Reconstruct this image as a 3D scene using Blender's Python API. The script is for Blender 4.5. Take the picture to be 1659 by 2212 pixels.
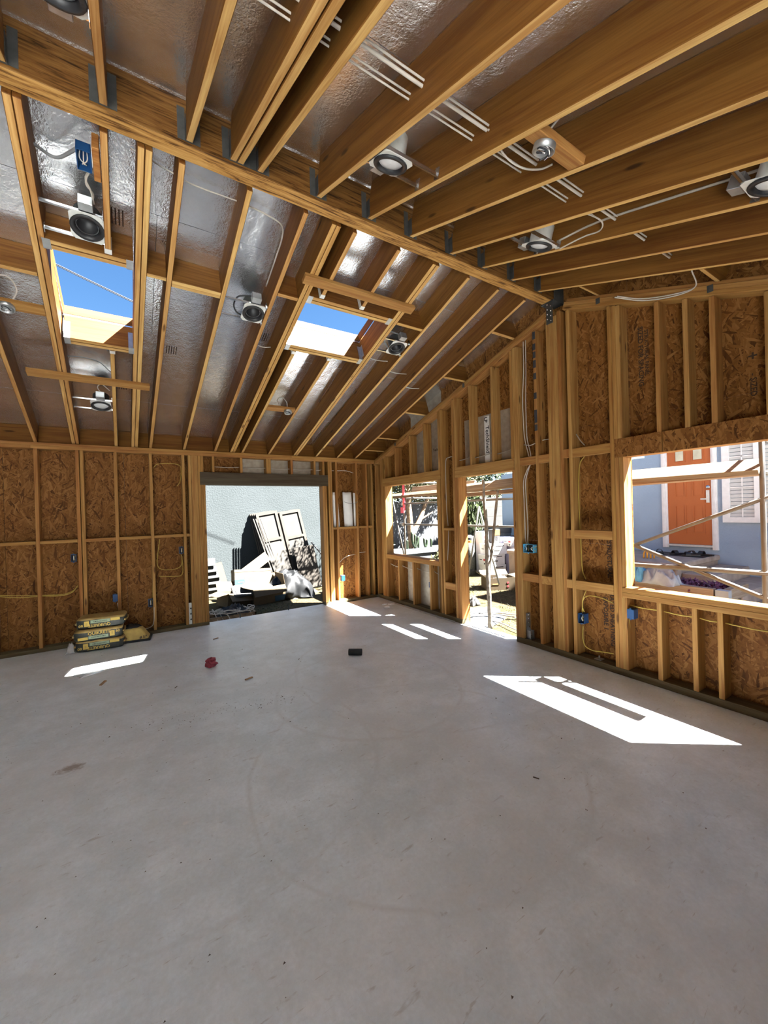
import bpy, bmesh, math, random
from mathutils import Matrix, Vector, noise

for o in list(bpy.data.objects):
    bpy.data.objects.remove(o)
scene = bpy.context.scene
C = scene.collection
rnd = random.Random(7)

# ------------------------------------------------------------------ camera
CAM = Vector((-3.870, -6.388, 1.6223))
RGT = Vector((0.84354131, -0.53630689, -0.02851273))
UPV = Vector((0.02585904, -0.01247011, 0.99958782))
FWD = Vector((0.53644139, 0.84393093, -0.00334933))
FPX = 855.55
cd = bpy.data.cameras.new('camera')
cd.sensor_fit = 'HORIZONTAL'
cd.sensor_width = 36.0
cd.lens = 36.0 * FPX / 1659.0
cd.clip_start = 0.05
cam = bpy.data.objects.new('camera', cd)
mw = Matrix((RGT, UPV, -FWD)).transposed().to_4x4()
mw.translation = CAM
cam.matrix_world = mw
C.objects.link(cam)
scene.camera = cam

# ------------------------------------------------------------------ sky, sun, exposure
SUN_TRAVEL = Vector((-0.581, 0.45, -1.0))
w = bpy.data.worlds.new('sky')
scene.world = w
w.use_nodes = True
wn = w.node_tree
wn.nodes.clear()
sky = wn.nodes.new('ShaderNodeTexSky')
sky.sky_type = 'NISHITA'
sky.sun_disc = False
sky.sun_elevation = math.radians(53.7)
sky.sun_rotation = math.radians(127.8)
sky.air_density = 1.0
sky.dust_density = 0.3
sky.ozone_density = 2.0
bg = wn.nodes.new('ShaderNodeBackground')
bg.inputs['Strength'].default_value = 0.0131
wo = wn.nodes.new('ShaderNodeOutputWorld')
hs_ = wn.nodes.new('ShaderNodeHueSaturation')
hs_.inputs['Saturation'].default_value = 1.22
wn.links.new(sky.outputs['Color'], hs_.inputs['Color'])
wn.links.new(hs_.outputs['Color'], bg.inputs['Color'])
wn.links.new(bg.outputs['Background'], wo.inputs['Surface'])

sl = bpy.data.lights.new('sun', 'SUN')
sl.energy = 6.0
sl.angle = math.radians(0.53)
sl.color = (1.0, 0.965, 0.92)
sun = bpy.data.objects.new('sun', sl)
sun.rotation_euler = SUN_TRAVEL.to_track_quat('-Z', 'Y').to_euler()
sun.location = (6, -6, 10)
C.objects.link(sun)

vs = scene.view_settings
vs.view_transform = 'Standard'
vs.look = 'None'
vs.gamma = 1.0
vs.use_curve_mapping = False
vs.exposure = 4.35
scene.display_settings.display_device = 'sRGB'
scene.cycles.max_bounces = 10
scene.cycles.diffuse_bounces = 6

# ------------------------------------------------------------------ helpers
BASE = {}                                      # world matrix of each parent

def at(u, v, **k):
    """point of the place seen at photo pixel (u, v) on the plane x=, y= or z="""
    d = RGT * ((u - 829.5) / FPX) + UPV * (-(v - 1106.0) / FPX) + FWD
    i = 'xyz'.index(list(k)[0])
    return CAM + d * ((list(k.values())[0] - CAM[i]) / d[i])

def tag(o, label=None, cat=None, group=None, kind=None):
    if label: o['label'] = label
    if cat: o['category'] = cat
    if group: o['group'] = group
    if kind: o['kind'] = kind
    return o

def place(o, parent, M):
    if parent is not None:
        o.parent = parent
        o.matrix_basis = BASE[parent.name].inverted() @ M
    else:
        o.matrix_basis = M
    BASE[o.name] = M.copy()

def root(name, loc=(0, 0, 0), rotz=0.0, M=None):
    o = bpy.data.objects.new(name, None)
    o.empty_display_size = 0.1
    C.objects.link(o)
    place(o, None, M if M is not None else Matrix.Translation(loc) @ Matrix.Rotation(rotz, 4, 'Z'))
    return o

def thing(name, label, cat, loc=(0, 0, 0), rotz=0.0, group=None, M=None):
    return tag(root(name, loc, rotz, M), label, cat, group)

def struct(name, loc=(0, 0, 0)):
    return tag(root(name, loc), kind='structure')

def obj(name, me, mat, parent=None, M=None, smooth=False):
    o = bpy.data.objects.new(name, me)
    if mat is not None and len(me.materials) == 0:
        me.materials.append(mat)
    elif mat is not None and me.materials[0] != mat:
        o.material_slots[0].link = 'OBJECT'
        o.material_slots[0].material = mat
    C.objects.link(o)
    place(o, parent, M if M is not None else Matrix())
    if smooth:
        me.polygons.foreach_set('use_smooth', [True] * len(me.polygons))
    return o

def mesh(name, vs_, fs):
    me = bpy.data.meshes.new(name)
    me.from_pydata([tuple(v) for v in vs_], [], fs)
    me.update()
    return me

def bm_mesh(name, bm):
    me = bpy.data.meshes.new(name)
    bmesh.ops.recalc_face_normals(bm, faces=bm.faces)
    bm.to_mesh(me)
    bm.free()
    return me

_box = {}
def box_mesh(L, W, H, ch=0.003):
    """box centred on the origin with chamfered edges"""
    key = (round(L, 3), round(W, 3), round(H, 3), ch)
    if key in _box: return _box[key]
    bm = bmesh.new()
    bmesh.ops.create_cube(bm, size=1.0)
    for v in bm.verts:
        v.co = Vector((v.co.x * L, v.co.y * W, v.co.z * H))
    c = min(ch, L * .25, W * .25, H * .25)
    if c > 0:
        bmesh.ops.bevel(bm, geom=bm.edges[:], offset=c, segments=1, affect='EDGES')
    me = bm_mesh('board', bm)
    _box[key] = me
    return me

def lumber(name, p0, p1, W, H, parent, mat, up=(0, 0, 1), ch=0.003):
    """board from p0 to p1 along its own X axis (so grain runs along it); H along up"""
    p0 = Vector(p0); p1 = Vector(p1)
    d = p1 - p0
    L = d.length
    x = d.normalized()
    u = Vector(up)
    y = u.cross(x)
    if y.length < 1e-4: y = Vector((0, 1, 0)).cross(x)
    y.normalize()
    z = x.cross(y)
    M = Matrix((x, y, z)).transposed().to_4x4()
    M.translation = (p0 + p1) / 2
    return obj(name, box_mesh(L, W, H, ch), mat, parent, M)

def bx(name, lo, hi, parent, mat, ch=0.003):
    """axis-aligned board between two corners, grain along its longest side"""
    lo, hi2 = Vector([min(a_, b_) for a_, b_ in zip(lo, hi)]), Vector([max(a_, b_) for a_, b_ in zip(lo, hi)])
    s = hi2 - lo
    c = (lo + hi2) / 2
    a = max(range(3), key=lambda i: s[i])
    e = Vector((0, 0, 0)); e[a] = s[a] / 2
    if a == 2: return lumber(name, c - e, c + e, s[0], s[1], parent, mat, up=(0, 1, 0), ch=ch)
    if a == 0: return lumber(name, c - e, c + e, s[1], s[2], parent, mat, ch=ch)
    return lumber(name, c - e, c + e, s[0], s[2], parent, mat, ch=ch)

def box_at(name, lo, hi, parent, mat, ch=0.002):
    lo = Vector(lo); hi = Vector(hi)
    s = hi - lo
    return obj(name, box_mesh(abs(s.x), abs(s.y), abs(s.z), ch), mat, parent, Matrix.Translation((lo + hi) / 2))

def prism(name, poly, axis, a, b, parent, mat):
    """polygon extruded along an axis from a to b; poly holds the other two coordinates"""
    def P(q, t):
        return {'x': (t, q[0], q[1]), 'y': (q[0], t, q[1]), 'z': (q[0], q[1], t)}[axis]
    n = len(poly)
    vs_ = [P(q, a) for q in poly] + [P(q, b) for q in poly]
    fs = [list(range(n)), list(range(2 * n - 1, n - 1, -1))]
    fs += [[i, i + n, (i + 1) % n + n, (i + 1) % n] for i in range(n)]
    bm = bmesh.new()
    bv = [bm.verts.new(v) for v in vs_]
    for f in fs: bm.faces.new([bv[i] for i in f])
    return obj(name, bm_mesh(name, bm), mat, parent)

def spline(pts, sub=6):
    pts = [Vector(p) for p in pts]
    if len(pts) < 3: return pts
    out = []
    P = [pts[0] * 2 - pts[1]] + pts + [pts[-1] * 2 - pts[-2]]
    for i in range(1, len(P) - 2):
        a, b, c, d = P[i - 1], P[i], P[i + 1], P[i + 2]
        for k in range(sub):
            t = k / sub
            out.append(0.5 * ((2 * b) + (c - a) * t + (2 * a - 5 * b + 4 * c - d) * t * t + (3 * b - a - 3 * c + d) * t ** 3))
    out.append(pts[-1])
    return out

def tube_geo(pts, r, n=8, cap=True):
    """swept tube; r is a number or a list along the path"""
    vs_, fs = [], []
    m = len(pts)
    ref = None
    for i, p in enumerate(pts):
        t = (pts[min(i + 1, m - 1)] - pts[max(i - 1, 0)])
        t = t.normalized() if t.length > 1e-9 else Vector((0, 0, 1))
        if ref is None:
            ref = Vector((0, 0, 1)) if abs(t.z) < .9 else Vector((1, 0, 0))
        a = t.cross(ref)
        if a.length < 1e-5:
            a = t.cross(Vector((1, 0, 0)))
        a.normalize()
        b = t.cross(a).normalized()
        ref = -b if False else a.cross(t)
        rr = r[i] if isinstance(r, (list, tuple)) else r
        for k in range(n):
            g = 2 * math.pi * k / n
            vs_.append(p + (a * math.cos(g) + b * math.sin(g)) * rr)
    for i in range(m - 1):
        for k in range(n):
            fs.append([i * n + k, i * n + (k + 1) % n, (i + 1) * n + (k + 1) % n, (i + 1) * n + k])
    if cap:
        fs.append(list(range(n))[::-1])
        fs.append([(m - 1) * n + k for k in range(n)])
    return vs_, fs

def tube(name, pts, r, mat, parent=None, sub=6, n=8, M=None):
    pts = spline(pts, sub) if sub > 1 else [Vector(p) for p in pts]
    vs_, fs = tube_geo(pts, r, n)
    return obj(name, mesh(name, vs_, fs), mat, parent, M, smooth=True)

def lathe_geo(prof, n=24):
    """profile of (radius, height) turned about Z"""
    vs_, fs = [], []
    for (r, z) in prof:
        for k in range(n):
            g = 2 * math.pi * k / n
            vs_.append((r * math.cos(g), r * math.sin(g), z))
    for i in range(len(prof) - 1):
        for k in range(n):
            fs.append([i * n + k, i * n + (k + 1) % n, (i + 1) * n + (k + 1) % n, (i + 1) * n + k])
    return vs_, fs

def lathe(name, prof, mat, parent=None, M=None, n=24, smooth=True):
    vs_, fs = lathe_geo(prof, n)
    return obj(name, mesh(name, vs_, fs), mat, parent, M, smooth)

def join_geo(parts):
    vs_, fs = [], []
    for v, f in parts:
        k = len(vs_)
        vs_ += list(v)
        fs += [[i + k for i in q] for q in f]
    return vs_, fs

def box_geo(lo, hi):
    x0, y0, z0 = lo; x1, y1, z1 = hi
    return ([(x0, y0, z0), (x1, y0, z0), (x1, y1, z0), (x0, y1, z0), (x0, y0, z1), (x1, y0, z1), (x1, y1, z1), (x0, y1, z1)],
            [[0, 3, 2, 1], [4, 5, 6, 7], [0, 1, 5, 4], [1, 2, 6, 5], [2, 3, 7, 6], [3, 0, 4, 7]])

def letters(name, body, size, mat, parent, M, bold=0.0, align='CENTER'):
    """flat printed lettering, as a thin mesh lying in the local XY plane of M"""
    cu = bpy.data.curves.new('lettering', 'FONT')
    cu.body = body
    cu.size = size
    cu.align_x = align
    cu.align_y = 'CENTER'
    cu.offset = bold
    cu.extrude = 0.0004
    cu.resolution_u = 2
    t = bpy.data.objects.new('lettering', cu)
    C.objects.link(t)
    me = bpy.data.meshes.new_from_object(t)
    bpy.data.objects.remove(t)
    bpy.data.curves.remove(cu)
    me.materials.clear()
    return obj(name, me, mat, parent, M)

def frame(o, x, y):
    """matrix with given origin, local X and local Y directions"""
    x = Vector(x).normalized()
    y = Vector(y)
    z = x.cross(y).normalized()
    y = z.cross(x)
    M = Matrix((x, y, z)).transposed().to_4x4()
    M.translation = Vector(o)
    return M

def crumple(name, size, mat, parent, M, seed=0, nx=22, ny=18, amp=0.35, dome=1.0, freq=5.0):
    """crumpled sheet lying on the ground with a domed middle and sharp folds"""
    vs_, fs = [], []
    sx, sy, sz = size
    off = Vector((seed * 3.1, seed * 1.7, seed * .9))
    for j in range(ny + 1):
        for i in range(nx + 1):
            u = i / nx * 2 - 1; v = j / ny * 2 - 1
            rr = max(abs(u), abs(v)) * .6 + .4 * math.hypot(u, v)
            e = 1 + .25 * noise.noise(Vector((u * 1.6, v * 1.6, seed)) )
            h = max(0, 1 - rr ** 2) ** .6 * dome
            q = Vector((u, v, 0)) * freq * .5 + off
            f = 1 - abs(noise.noise(q)) * 2
            f2 = 1 - abs(noise.noise(q * 2.3)) * 2
            z = h * (1 + amp * (f - .5) + amp * .5 * (f2 - .5))
            z += .04 * (f + f2) * (1 - h)
            vs_.append((u * sx / 2 * e, v * sy / 2 * e, max(0.004, z * sz)))
    for j in range(ny):
        for i in range(nx):
            a = j * (nx + 1) + i
            fs.append([a, a + 1, a + nx + 2, a + nx + 1])
    o = obj(name, mesh(name, vs_, fs), mat, parent, M, smooth=True)
    sm = o.modifiers.new('thickness', 'SOLIDIFY')
    sm.thickness = 0.003
    return o

# ------------------------------------------------------------------ materials
class NT:
    def __init__(s, name):
        s.m = bpy.data.materials.new(name)
        s.m.use_nodes = True
        s.t = s.m.node_tree
        s.b = s.t.nodes['Principled BSDF']
        s.co = None
    def n(s, typ, props=None, **ins):
        x = s.t.nodes.new('ShaderNode' + typ)
        for k, v in (props or {}).items(): setattr(x, k, v)
        for k, v in ins.items():
            k = k.replace('_', ' ')
            s.put(x, k, v)
        return x
    def put(s, x, k, v):
        i = x.inputs[int(k)] if k.isdigit() else x.inputs[k]
        if isinstance(v, bpy.types.NodeSocket): s.t.links.new(v, i)
        else: i.default_value = v
    def math(s, op, a, b=None, c=None):
        x = s.t.nodes.new('ShaderNodeMath'); x.operation = op
        for k, v in enumerate((a, b, c)):
            if v is not None: s.put(x, str(k), v)
        return x.outputs[0]
    def obj(s):
        if s.co is None: s.co = s.n('TexCoord').outputs['Object']
        return s.co
    def rand(s): return s.n('ObjectInfo').outputs['Random']
    def mapping(s, v, scale=(1, 1, 1), rot=(0, 0, 0), loc=(0, 0, 0)):
        return s.n('Mapping', None, Vector=v, Scale=scale, Rotation=rot, Location=loc).outputs[0]
    def noise(s, v, scale, detail=2.0, rough=.5, dist=0.0):
        return s.n('TexNoise', None, Vector=v, Scale=scale, Detail=detail, Roughness=rough, Distortion=dist).outputs['Fac']
    def vor(s, v, scale, feature='F1'):
        return s.n('TexVoronoi', {'feature': feature}, Vector=v, Scale=scale)
    def ramp(s, f, stops, interp='LINEAR'):
        x = s.t.nodes.new('ShaderNodeValToRGB')
        x.color_ramp.interpolation = interp
        e = x.color_ramp.elements
        while len(e) < len(stops): e.new(.5)
        for el, (p, c) in zip(e, stops):
            el.position = p
            el.color = (*c, 1) if len(c) == 3 else c
        s.put(x, '0', f)
        return x.outputs[0]
    def mix(s, f, a, b, blend='MIX'):
        x = s.t.nodes.new('ShaderNodeMix'); x.data_type = 'RGBA'; x.blend_type = blend
        s.put(x, '0', f)
        for k, v in (('6', a), ('7', b)):
            if isinstance(v, tuple) and len(v) == 3: v = (*v, 1)
            s.put(x, k, v)
        return x.outputs[2]
    def bump(s, h, strength=.3, dist=.01):
        s.put(s.b, 'Normal', s.n('Bump', None, Height=h, Strength=strength, Distance=dist).outputs[0])
    def out(s, col=None, rough=None, metal=None, spec=None):
        if col is not None: s.put(s.b, 'Base Color', (*col, 1) if isinstance(col, tuple) and len(col) == 3 else col)
        if rough is not None: s.put(s.b, 'Roughness', rough)
        if metal is not None: s.put(s.b, 'Metallic', metal)
        if spec is not None: s.put(s.b, 'Specular IOR Level', spec)
        return s.m

def plain(name, col, rough=.7, metal=0.0, var=.12, scale=12.0, bump=0.0, spec=.4):
    t = NT(name)
    f = t.noise(t.obj(), scale, 3)
    a = tuple(c * (1 - var) for c in col); b = tuple(min(1, c * (1 + var)) for c in col)
    t.out(t.ramp(f, [(.3, a), (.7, b)]), rough, metal, spec)
    if bump: t.bump(f, bump, .01)
    return t.m

def wood(name, c1, c2, c3, dark=.46, rough=.65, knots=True, edge=None):
    """sawn lumber: long grain on the local X axis, each board its own tone"""
    t = NT(name)
    r = t.rand()
    off = t.n('CombineXYZ', None, X=t.math('MULTIPLY', r, 37.0), Y=t.math('MULTIPLY', r, 11.0), Z=t.math('MULTIPLY', r, 53.0)).outputs[0]
    v = t.n('VectorMath', {'operation': 'ADD'}, **{'0': t.obj(), '1': off}).outputs[0]
    base = t.ramp(r, [(0, c1), (.45, c2), (1, c3)])
    g1 = t.noise(t.mapping(v, (1.2, 26, 26)), 1.0, 4, .6, .6)
    g2 = t.noise(t.mapping(v, (4, 140, 140)), 1.0, 2, .6)
    g = t.math('ADD', t.math('MULTIPLY', g1, .7), t.math('MULTIPLY', g2, .3))
    col = t.mix(t.ramp(g, [(.38, (0, 0, 0)), (.62, (1, 1, 1))]), t.mix(1.0, base, (dark + .15, dark + .02, dark - .08), 'MULTIPLY'), base)
    if knots:
        k = t.vor(t.mapping(v, (2.1, 9, 9)), 1.0)
        kf = t.ramp(k.outputs['Distance'], [(.07, (1, 1, 1)), (.14, (0, 0, 0))])
        keep = t.math('GREATER_THAN', t.n('SeparateColor', None, Color=k.outputs['Color']).outputs[0], .48)
        col = t.mix(t.math('MULTIPLY', t.math('MULTIPLY', kf, keep), .85), col, t.mix(1.0, col, (.22, .16, .14), 'MULTIPLY'))
    if edge:   # narrow edges paler: planed wood, plus light off the floor painted in
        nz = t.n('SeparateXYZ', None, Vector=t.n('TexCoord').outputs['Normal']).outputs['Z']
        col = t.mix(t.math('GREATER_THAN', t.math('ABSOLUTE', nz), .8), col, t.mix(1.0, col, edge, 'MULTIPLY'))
    t.out(col, rough, 0, .2)
    t.bump(g2, .12, .002)
    return t.m

def osb(name, axis, tones, foil=False):
    """oriented strand board: flakes of many tones lying across each other"""
    t = NT(name)
    s = t.n('SeparateXYZ', None, Vector=t.obj())
    p = t.n('CombineXYZ', None, X=s.outputs[axis], Y=s.outputs['Z'], Z=0.0).outputs[0]
    wob = t.n('TexNoise', None, Vector=p, Scale=6.0, Detail=2.0).outputs['Color']
    p = t.n('VectorMath', {'operation': 'MULTIPLY_ADD'}, **{'0': wob, '1': (.018, .018, 0), '2': p}).outputs[0]
    pr = tone = None
    for i, (a, sc) in enumerate(((62, (9, 60)), (118, (8.5, 52)), (30, (11, 66)), (88, (8, 48)), (150, (12, 75)), (100, (10, 64)))):
        q = t.mapping(t.mapping(p, (1, 1, 1), (0, 0, math.radians(a)), (i * 3.3, i * 7.7, 0)), (sc[0], sc[1], 1))
        vo = t.vor(q, 1.0)
        sp = t.n('SeparateColor', None, Color=vo.outputs['Color'])
        if pr is None: pr, tone = sp.outputs[0], sp.outputs[1]
        else:
            gt = t.math('GREATER_THAN', sp.outputs[0], pr)
            tone = t.math('ADD', t.math('MULTIPLY', sp.outputs[1], gt), t.math('MULTIPLY', tone, t.math('SUBTRACT', 1.0, gt)))
            pr = t.math('MAXIMUM', pr, sp.outputs[0])
    fine = t.noise(t.mapping(p, (40, 18, 1)), 1.0, 3)
    f = t.math('ADD', t.math('MULTIPLY', tone, .8), t.math('MULTIPLY', fine, .22))
    col = t.ramp(f, [(.08, tones[0]), (.28, tones[1]), (.6, tones[2]), (.95, tones[3])])
    t.out(col, .65, 0, .15)
    t.bump(f, .25, .004)
    return t.m

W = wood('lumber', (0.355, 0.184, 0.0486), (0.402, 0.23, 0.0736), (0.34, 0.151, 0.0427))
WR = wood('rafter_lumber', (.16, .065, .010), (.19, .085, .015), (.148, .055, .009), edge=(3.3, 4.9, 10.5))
WG = wood('treated_lumber', (0.123, 0.102, 0.0555), (0.135, 0.114, 0.0585), (0.117, 0.0927, 0.0497), knots=False)
WH = wood('weathered_beam', (0.0771, 0.0599, 0.0368), (0.0814, 0.0641, 0.0411), (0.0722, 0.0576, 0.0368), knots=False)
WL = wood('bleached_plank', (0.155, 0.128, 0.0892), (0.167, 0.139, 0.0978), (0.143, 0.116, 0.0774))
WO = wood('old_timber', (.36, .29, .21), (.40, .33, .25), (.34, .26, .19))
OT = ((0.0524, 0.0171, 0.00389), (0.142, 0.0533, 0.0116), (0.188, 0.078, 0.0179), (0.261, 0.127, 0.0359))
OSBX = osb('strand_board_back', 'X', OT)
OSBY = osb('strand_board_side', 'Y', OT)
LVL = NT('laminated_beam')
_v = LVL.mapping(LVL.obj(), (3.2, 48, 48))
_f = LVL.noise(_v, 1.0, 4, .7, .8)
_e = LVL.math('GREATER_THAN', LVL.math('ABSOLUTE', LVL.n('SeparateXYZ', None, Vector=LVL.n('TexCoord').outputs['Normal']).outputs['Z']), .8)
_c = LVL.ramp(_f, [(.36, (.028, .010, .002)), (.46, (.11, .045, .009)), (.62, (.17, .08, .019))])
LVL.out(LVL.mix(_e, _c, LVL.mix(1.0, _c, (2.7, 3.2, 4.2), 'MULTIPLY')), .6, 0, .15)  # beam's top and bottom faces paler too, with floor light painted in
LVL = LVL.m

t = NT('foil_barrier')
fo = t.obj()
f1 = t.noise(fo, 9.0, 4, .6, .4)
f2 = t.noise(fo, 70.0, 3, .6)
t.out(t.ramp(f1, [(.3, (.80, .81, .83)), (.7, (.92, .93, .95))]), t.math('MULTIPLY_ADD', f1, .15, .16), .95)
t.bump(t.math('ADD', t.math('MULTIPLY', f1, .7), t.math('MULTIPLY', f2, .35)), .30, .02)
FOIL = t.m
t = NT('grey_facing')
t.out(t.ramp(t.noise(t.obj(), 14, 3), [(.3, (.30, .255, .20)), (.7, (.40, .35, .28))]), .45, .35)
FACE = t.m

t = NT('concrete_floor')
o_ = t.obj()
a1 = t.noise(o_, .8, 6, .6, .6)
a2 = t.noise(o_, 3.2, 8, .68, .15)
a3 = t.noise(o_, 60.0, 3, .6)
st = t.noise(t.mapping(o_, (7, 26, 1), (0, 0, .6)), 1.0, 4, .65, .5)
st2 = t.noise(t.mapping(o_, (9, 60, 1), (0, 0, -.9)), 1.0, 3, .6, .4)
base = t.ramp(a1, [(.3, (.67, .73, .75)), (.5, (.77, .84, .88)), (.7, (.76, .81, .835))])
c = t.mix(t.ramp(a2, [(.42, (0, 0, 0)), (.62, (1, 1, 1))]), t.mix(1.0, base, (.84, .845, .835), 'MULTIPLY'), base)
c = t.mix(t.ramp(t.noise(o_, 48, 4, .7), [(.35, (0, 0, 0)), (.65, (1, 1, 1))]), t.mix(1.0, c, (.90, .90, .89), 'MULTIPLY'), c)
c = t.mix(t.math('MULTIPLY', t.ramp(st, [(.64, (0, 0, 0)), (.72, (1, 1, 1))]), .5), c, (.33, .30, .26))
c = t.mix(t.math('MULTIPLY', t.ramp(st2, [(.67, (0, 0, 0)), (.73, (1, 1, 1))]), .6), c, (.36, .32, .28))
c = t.mix(t.math('MULTIPLY', t.ramp(t.noise(o_, .55, 4, .6, .3), [(.42, (0, 0, 0)), (.62, (1, 1, 1))]), .35), c, (.66, .64, .61))
c = t.mix(t.math('MULTIPLY', t.ramp(t.noise(o_, 17, 5, .7), [(.63, (0, 0, 0)), (.72, (1, 1, 1))]), .45), c, (.34, .31, .27))
c = t.mix(t.math('MULTIPLY', t.ramp(t.vor(t.mapping(o_, (2.6, 2.6, 0)), 1.0).outputs['Distance'], [(.03, (1, 1, 1)), (.05, (0, 0, 0))]), .5), c, (.78, .77, .75))
# trowel arcs left in the slab
for (cx, cy, rr, ww) in ((-2.05, -3.2, .85, .03), (-2.35, -4.25, 1.05, .022), (-3.6, -3.5, 1.2, .025), (-1.2, -3.0, 1.4, .02)):
    dd = t.n('VectorMath', {'operation': 'DISTANCE'}, **{'0': o_, '1': (cx, cy, .0)}).outputs['Value']
    dd = t.math('ADD', dd, t.math('MULTIPLY', a1, .25))
    ring = t.ramp(t.math('ABSOLUTE', t.math('SUBTRACT', dd, rr + .125)), [(0, (1, 1, 1)), (ww, (0, 0, 0))])
    c = t.mix(t.math('MULTIPLY', t.math('MULTIPLY', ring, t.ramp(a2, [(.4, (0, 0, 0)), (.6, (1, 1, 1))])), .30), c, (.42, .39, .35))
# one brown smear left of the middle
sm_ = t.n('VectorMath', {'operation': 'DISTANCE'}, **{'0': t.mapping(o_, (1, 1.6, 1)), '1': (-4.25, -3.09 * 1.6, 0)}).outputs['Value']
c = t.mix(t.math('MULTIPLY', t.ramp(t.math('ADD', sm_, t.math('MULTIPLY', t.noise(o_, 22, 4, .7), .16)), [(.12, (1, 1, 1)), (.17, (0, 0, 0))]), .75), c, (.22, .15, .10))
t.out(c, t.math('MULTIPLY_ADD', a2, .2, .28), 0, .5)
t.bump(t.math('ADD', t.math('MULTIPLY', a2, .6), t.math('MULTIPLY', a3, .25)), .22, .01)
CONC = t.m

def stucco(name, a, b):
    t = NT(name)
    f = t.noise(t.obj(), 30, 5, .7)
    t.out(t.ramp(t.noise(t.obj(), 1.3, 5, .6), [(.3, a), (.7, b)]), .9, 0, .15)
    t.bump(f, .6, .02)
    return t.m
STUC = stucco('pale_stucco', (0.0377, 0.0452, 0.0469), (0.0437, 0.0515, 0.0541))
STUH = stucco('grey_house_stucco', (0.311, 0.411, 0.54), (0.346, 0.457, 0.596))
STUG = stucco('garden_wall_stucco', (0.085, 0.0909, 0.0978), (0.1, 0.107, 0.114))

t = NT('dry_grass_ground')
g1 = t.noise(t.obj(), 1.6, 6, .65)
g2 = t.noise(t.obj(), 22, 5, .7)
c = t.ramp(g1, [(.32, (.070, .054, .033)), (.5, (.090, .073, .041)), (.66, (.060, .060, .023))])
c = t.mix(t.ramp(g2, [(.4, (0, 0, 0)), (.65, (1, 1, 1))]), t.mix(1.0, c, (.5, .48, .42), 'MULTIPLY'), c)
t.out(c, .95, 0, .1)
t.bump(g2, .8, .04)
GROUND = t.m

STEEL = plain('galvanised_steel', (.42, .43, .43), .42, .85, .15, 20)
STEELD = plain('dark_steel', (.075, .075, .07), .6, .6, .15, 20)
CHROME = plain('bright_steel', (.72, .72, .72), .22, 1.0, .05)
ZINC = plain('zinc_plate', (.66, .66, .62), .45, .25, .08, 30)
BLACK = plain('black_plastic', (.018, .018, .02), .45)
RUBBER = plain('dark_pipe_plastic', (.035, .04, .037), .6)
GLASSY = plain('frosted_lens', (.55, .56, .56), .25)
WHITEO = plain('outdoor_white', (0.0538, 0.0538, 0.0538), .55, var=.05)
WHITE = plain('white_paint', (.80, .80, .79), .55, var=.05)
CABW = plain('white_cable', (.46, .41, .35), .5)
CABY = plain('yellow_cable', (.42, .29, .05), .5)
CABG = plain('grey_cable', (.16, .16, .16), .5)
BLUE = plain('blue_plastic', (.010, .055, .16), .45, var=.1)
BLUEL = plain('light_blue_plastic', (.10, .36, .55), .45, var=.1)
CARD = plain('cardboard', (0.0785, 0.0564, 0.0298), .85, var=.08, scale=5)
CARDP = plain('cardboard_pale', (0.0743, 0.0617, 0.0409), .85, var=.06, scale=5)
CARDB = plain('blue_print', (0.0123, 0.0444, 0.0743), .8, var=.06, scale=5)
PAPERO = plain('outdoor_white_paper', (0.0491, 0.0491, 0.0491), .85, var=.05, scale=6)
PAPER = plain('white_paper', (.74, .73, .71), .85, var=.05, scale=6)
BOXW = plain('white_carton', (.78, .78, .78), .8, var=.05, scale=5)
BOXV = plain('lilac_carton', (.66, .64, .80), .8, var=.05, scale=5)
RED = plain('red_print', (.55, .05, .06), .7)
PINK = plain('pink_tape', (.62, .13, .19), .6)
INK = plain('ink', (.03, .03, .035), .8)
INKO = plain('ink_on_board', (.035, .016, .008), .8)
PURP = plain('purple_leaf', (.14, .035, .08), .6, var=.5, scale=30)
LEAF = plain('green_leaf', (0.0277, 0.0422, 0.00977), .6, var=.55, scale=9)
LEAFY = plain('yellow_green_leaf', (0.0479, 0.0515, 0.016), .6, var=.4, scale=9)
LEAFD = plain('dark_leaf', (0.00977, 0.0213, 0.00653), .6, var=.5, scale=9)
LEAFP = plain('spiky_pale_leaf', (0.0343, 0.0378, 0.0172), .6, var=.4, scale=9)
BARK = plain('bark', (.22, .15, .09), .9, var=.4, scale=14, bump=.6)
BARKP = plain('pale_bark', (0.116, 0.102, 0.085), .9, var=.45, scale=18, bump=.6)
ORANGE = plain('orange_door_paint', (0.453, 0.128, 0.0337), .45, var=.04, scale=3)
PORCH = plain('brown_porch_concrete', (.40, .30, .235), .9, var=.18, scale=5, bump=.3)
TARP = plain('black_tarp', (0.00893, 0.00969, 0.0105), .5, var=.3, scale=8, spec=.25)
CLOTHG = plain('grey_cloth', (0.316, 0.331, 0.357), .9, var=.06)
CLOTHB = plain('blue_cloth', (0.111, 0.323, 0.527), .9, var=.1)
CLOTHR = plain('red_cloth', (0.306, 0.051, 0.0723), .85, var=.3, scale=30)
PANEL = plain('weathered_tan_paint', (0.0348, 0.0296, 0.0236), .85, var=.1, scale=6)
PANELW = plain('weathered_white_board', (0.036, 0.0334, 0.0288), .85, var=.06, scale=6)
SIDING = plain('grey_siding', (0.0427, 0.0452, 0.0452), .85, var=.06, scale=6)
SHEET = plain('plastic_sheet', (0.0542, 0.0594, 0.0641), .35, var=.06, scale=5)
ROLL = plain('roofing_felt', (.10, .105, .10), .85, var=.25, scale=30, bump=.4)
BLIND = plain('blind_slat', (.55, .56, .55), .6, var=.04)
TANY = plain('bag_paper', (.50, .35, .10), .7, var=.15, scale=14)
BAGY = plain('bag_yellow_print', (.62, .44, .10), .6, var=.06)
BAGG = plain('bag_green_print', (.30, .38, .26), .6, var=.06)
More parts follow.
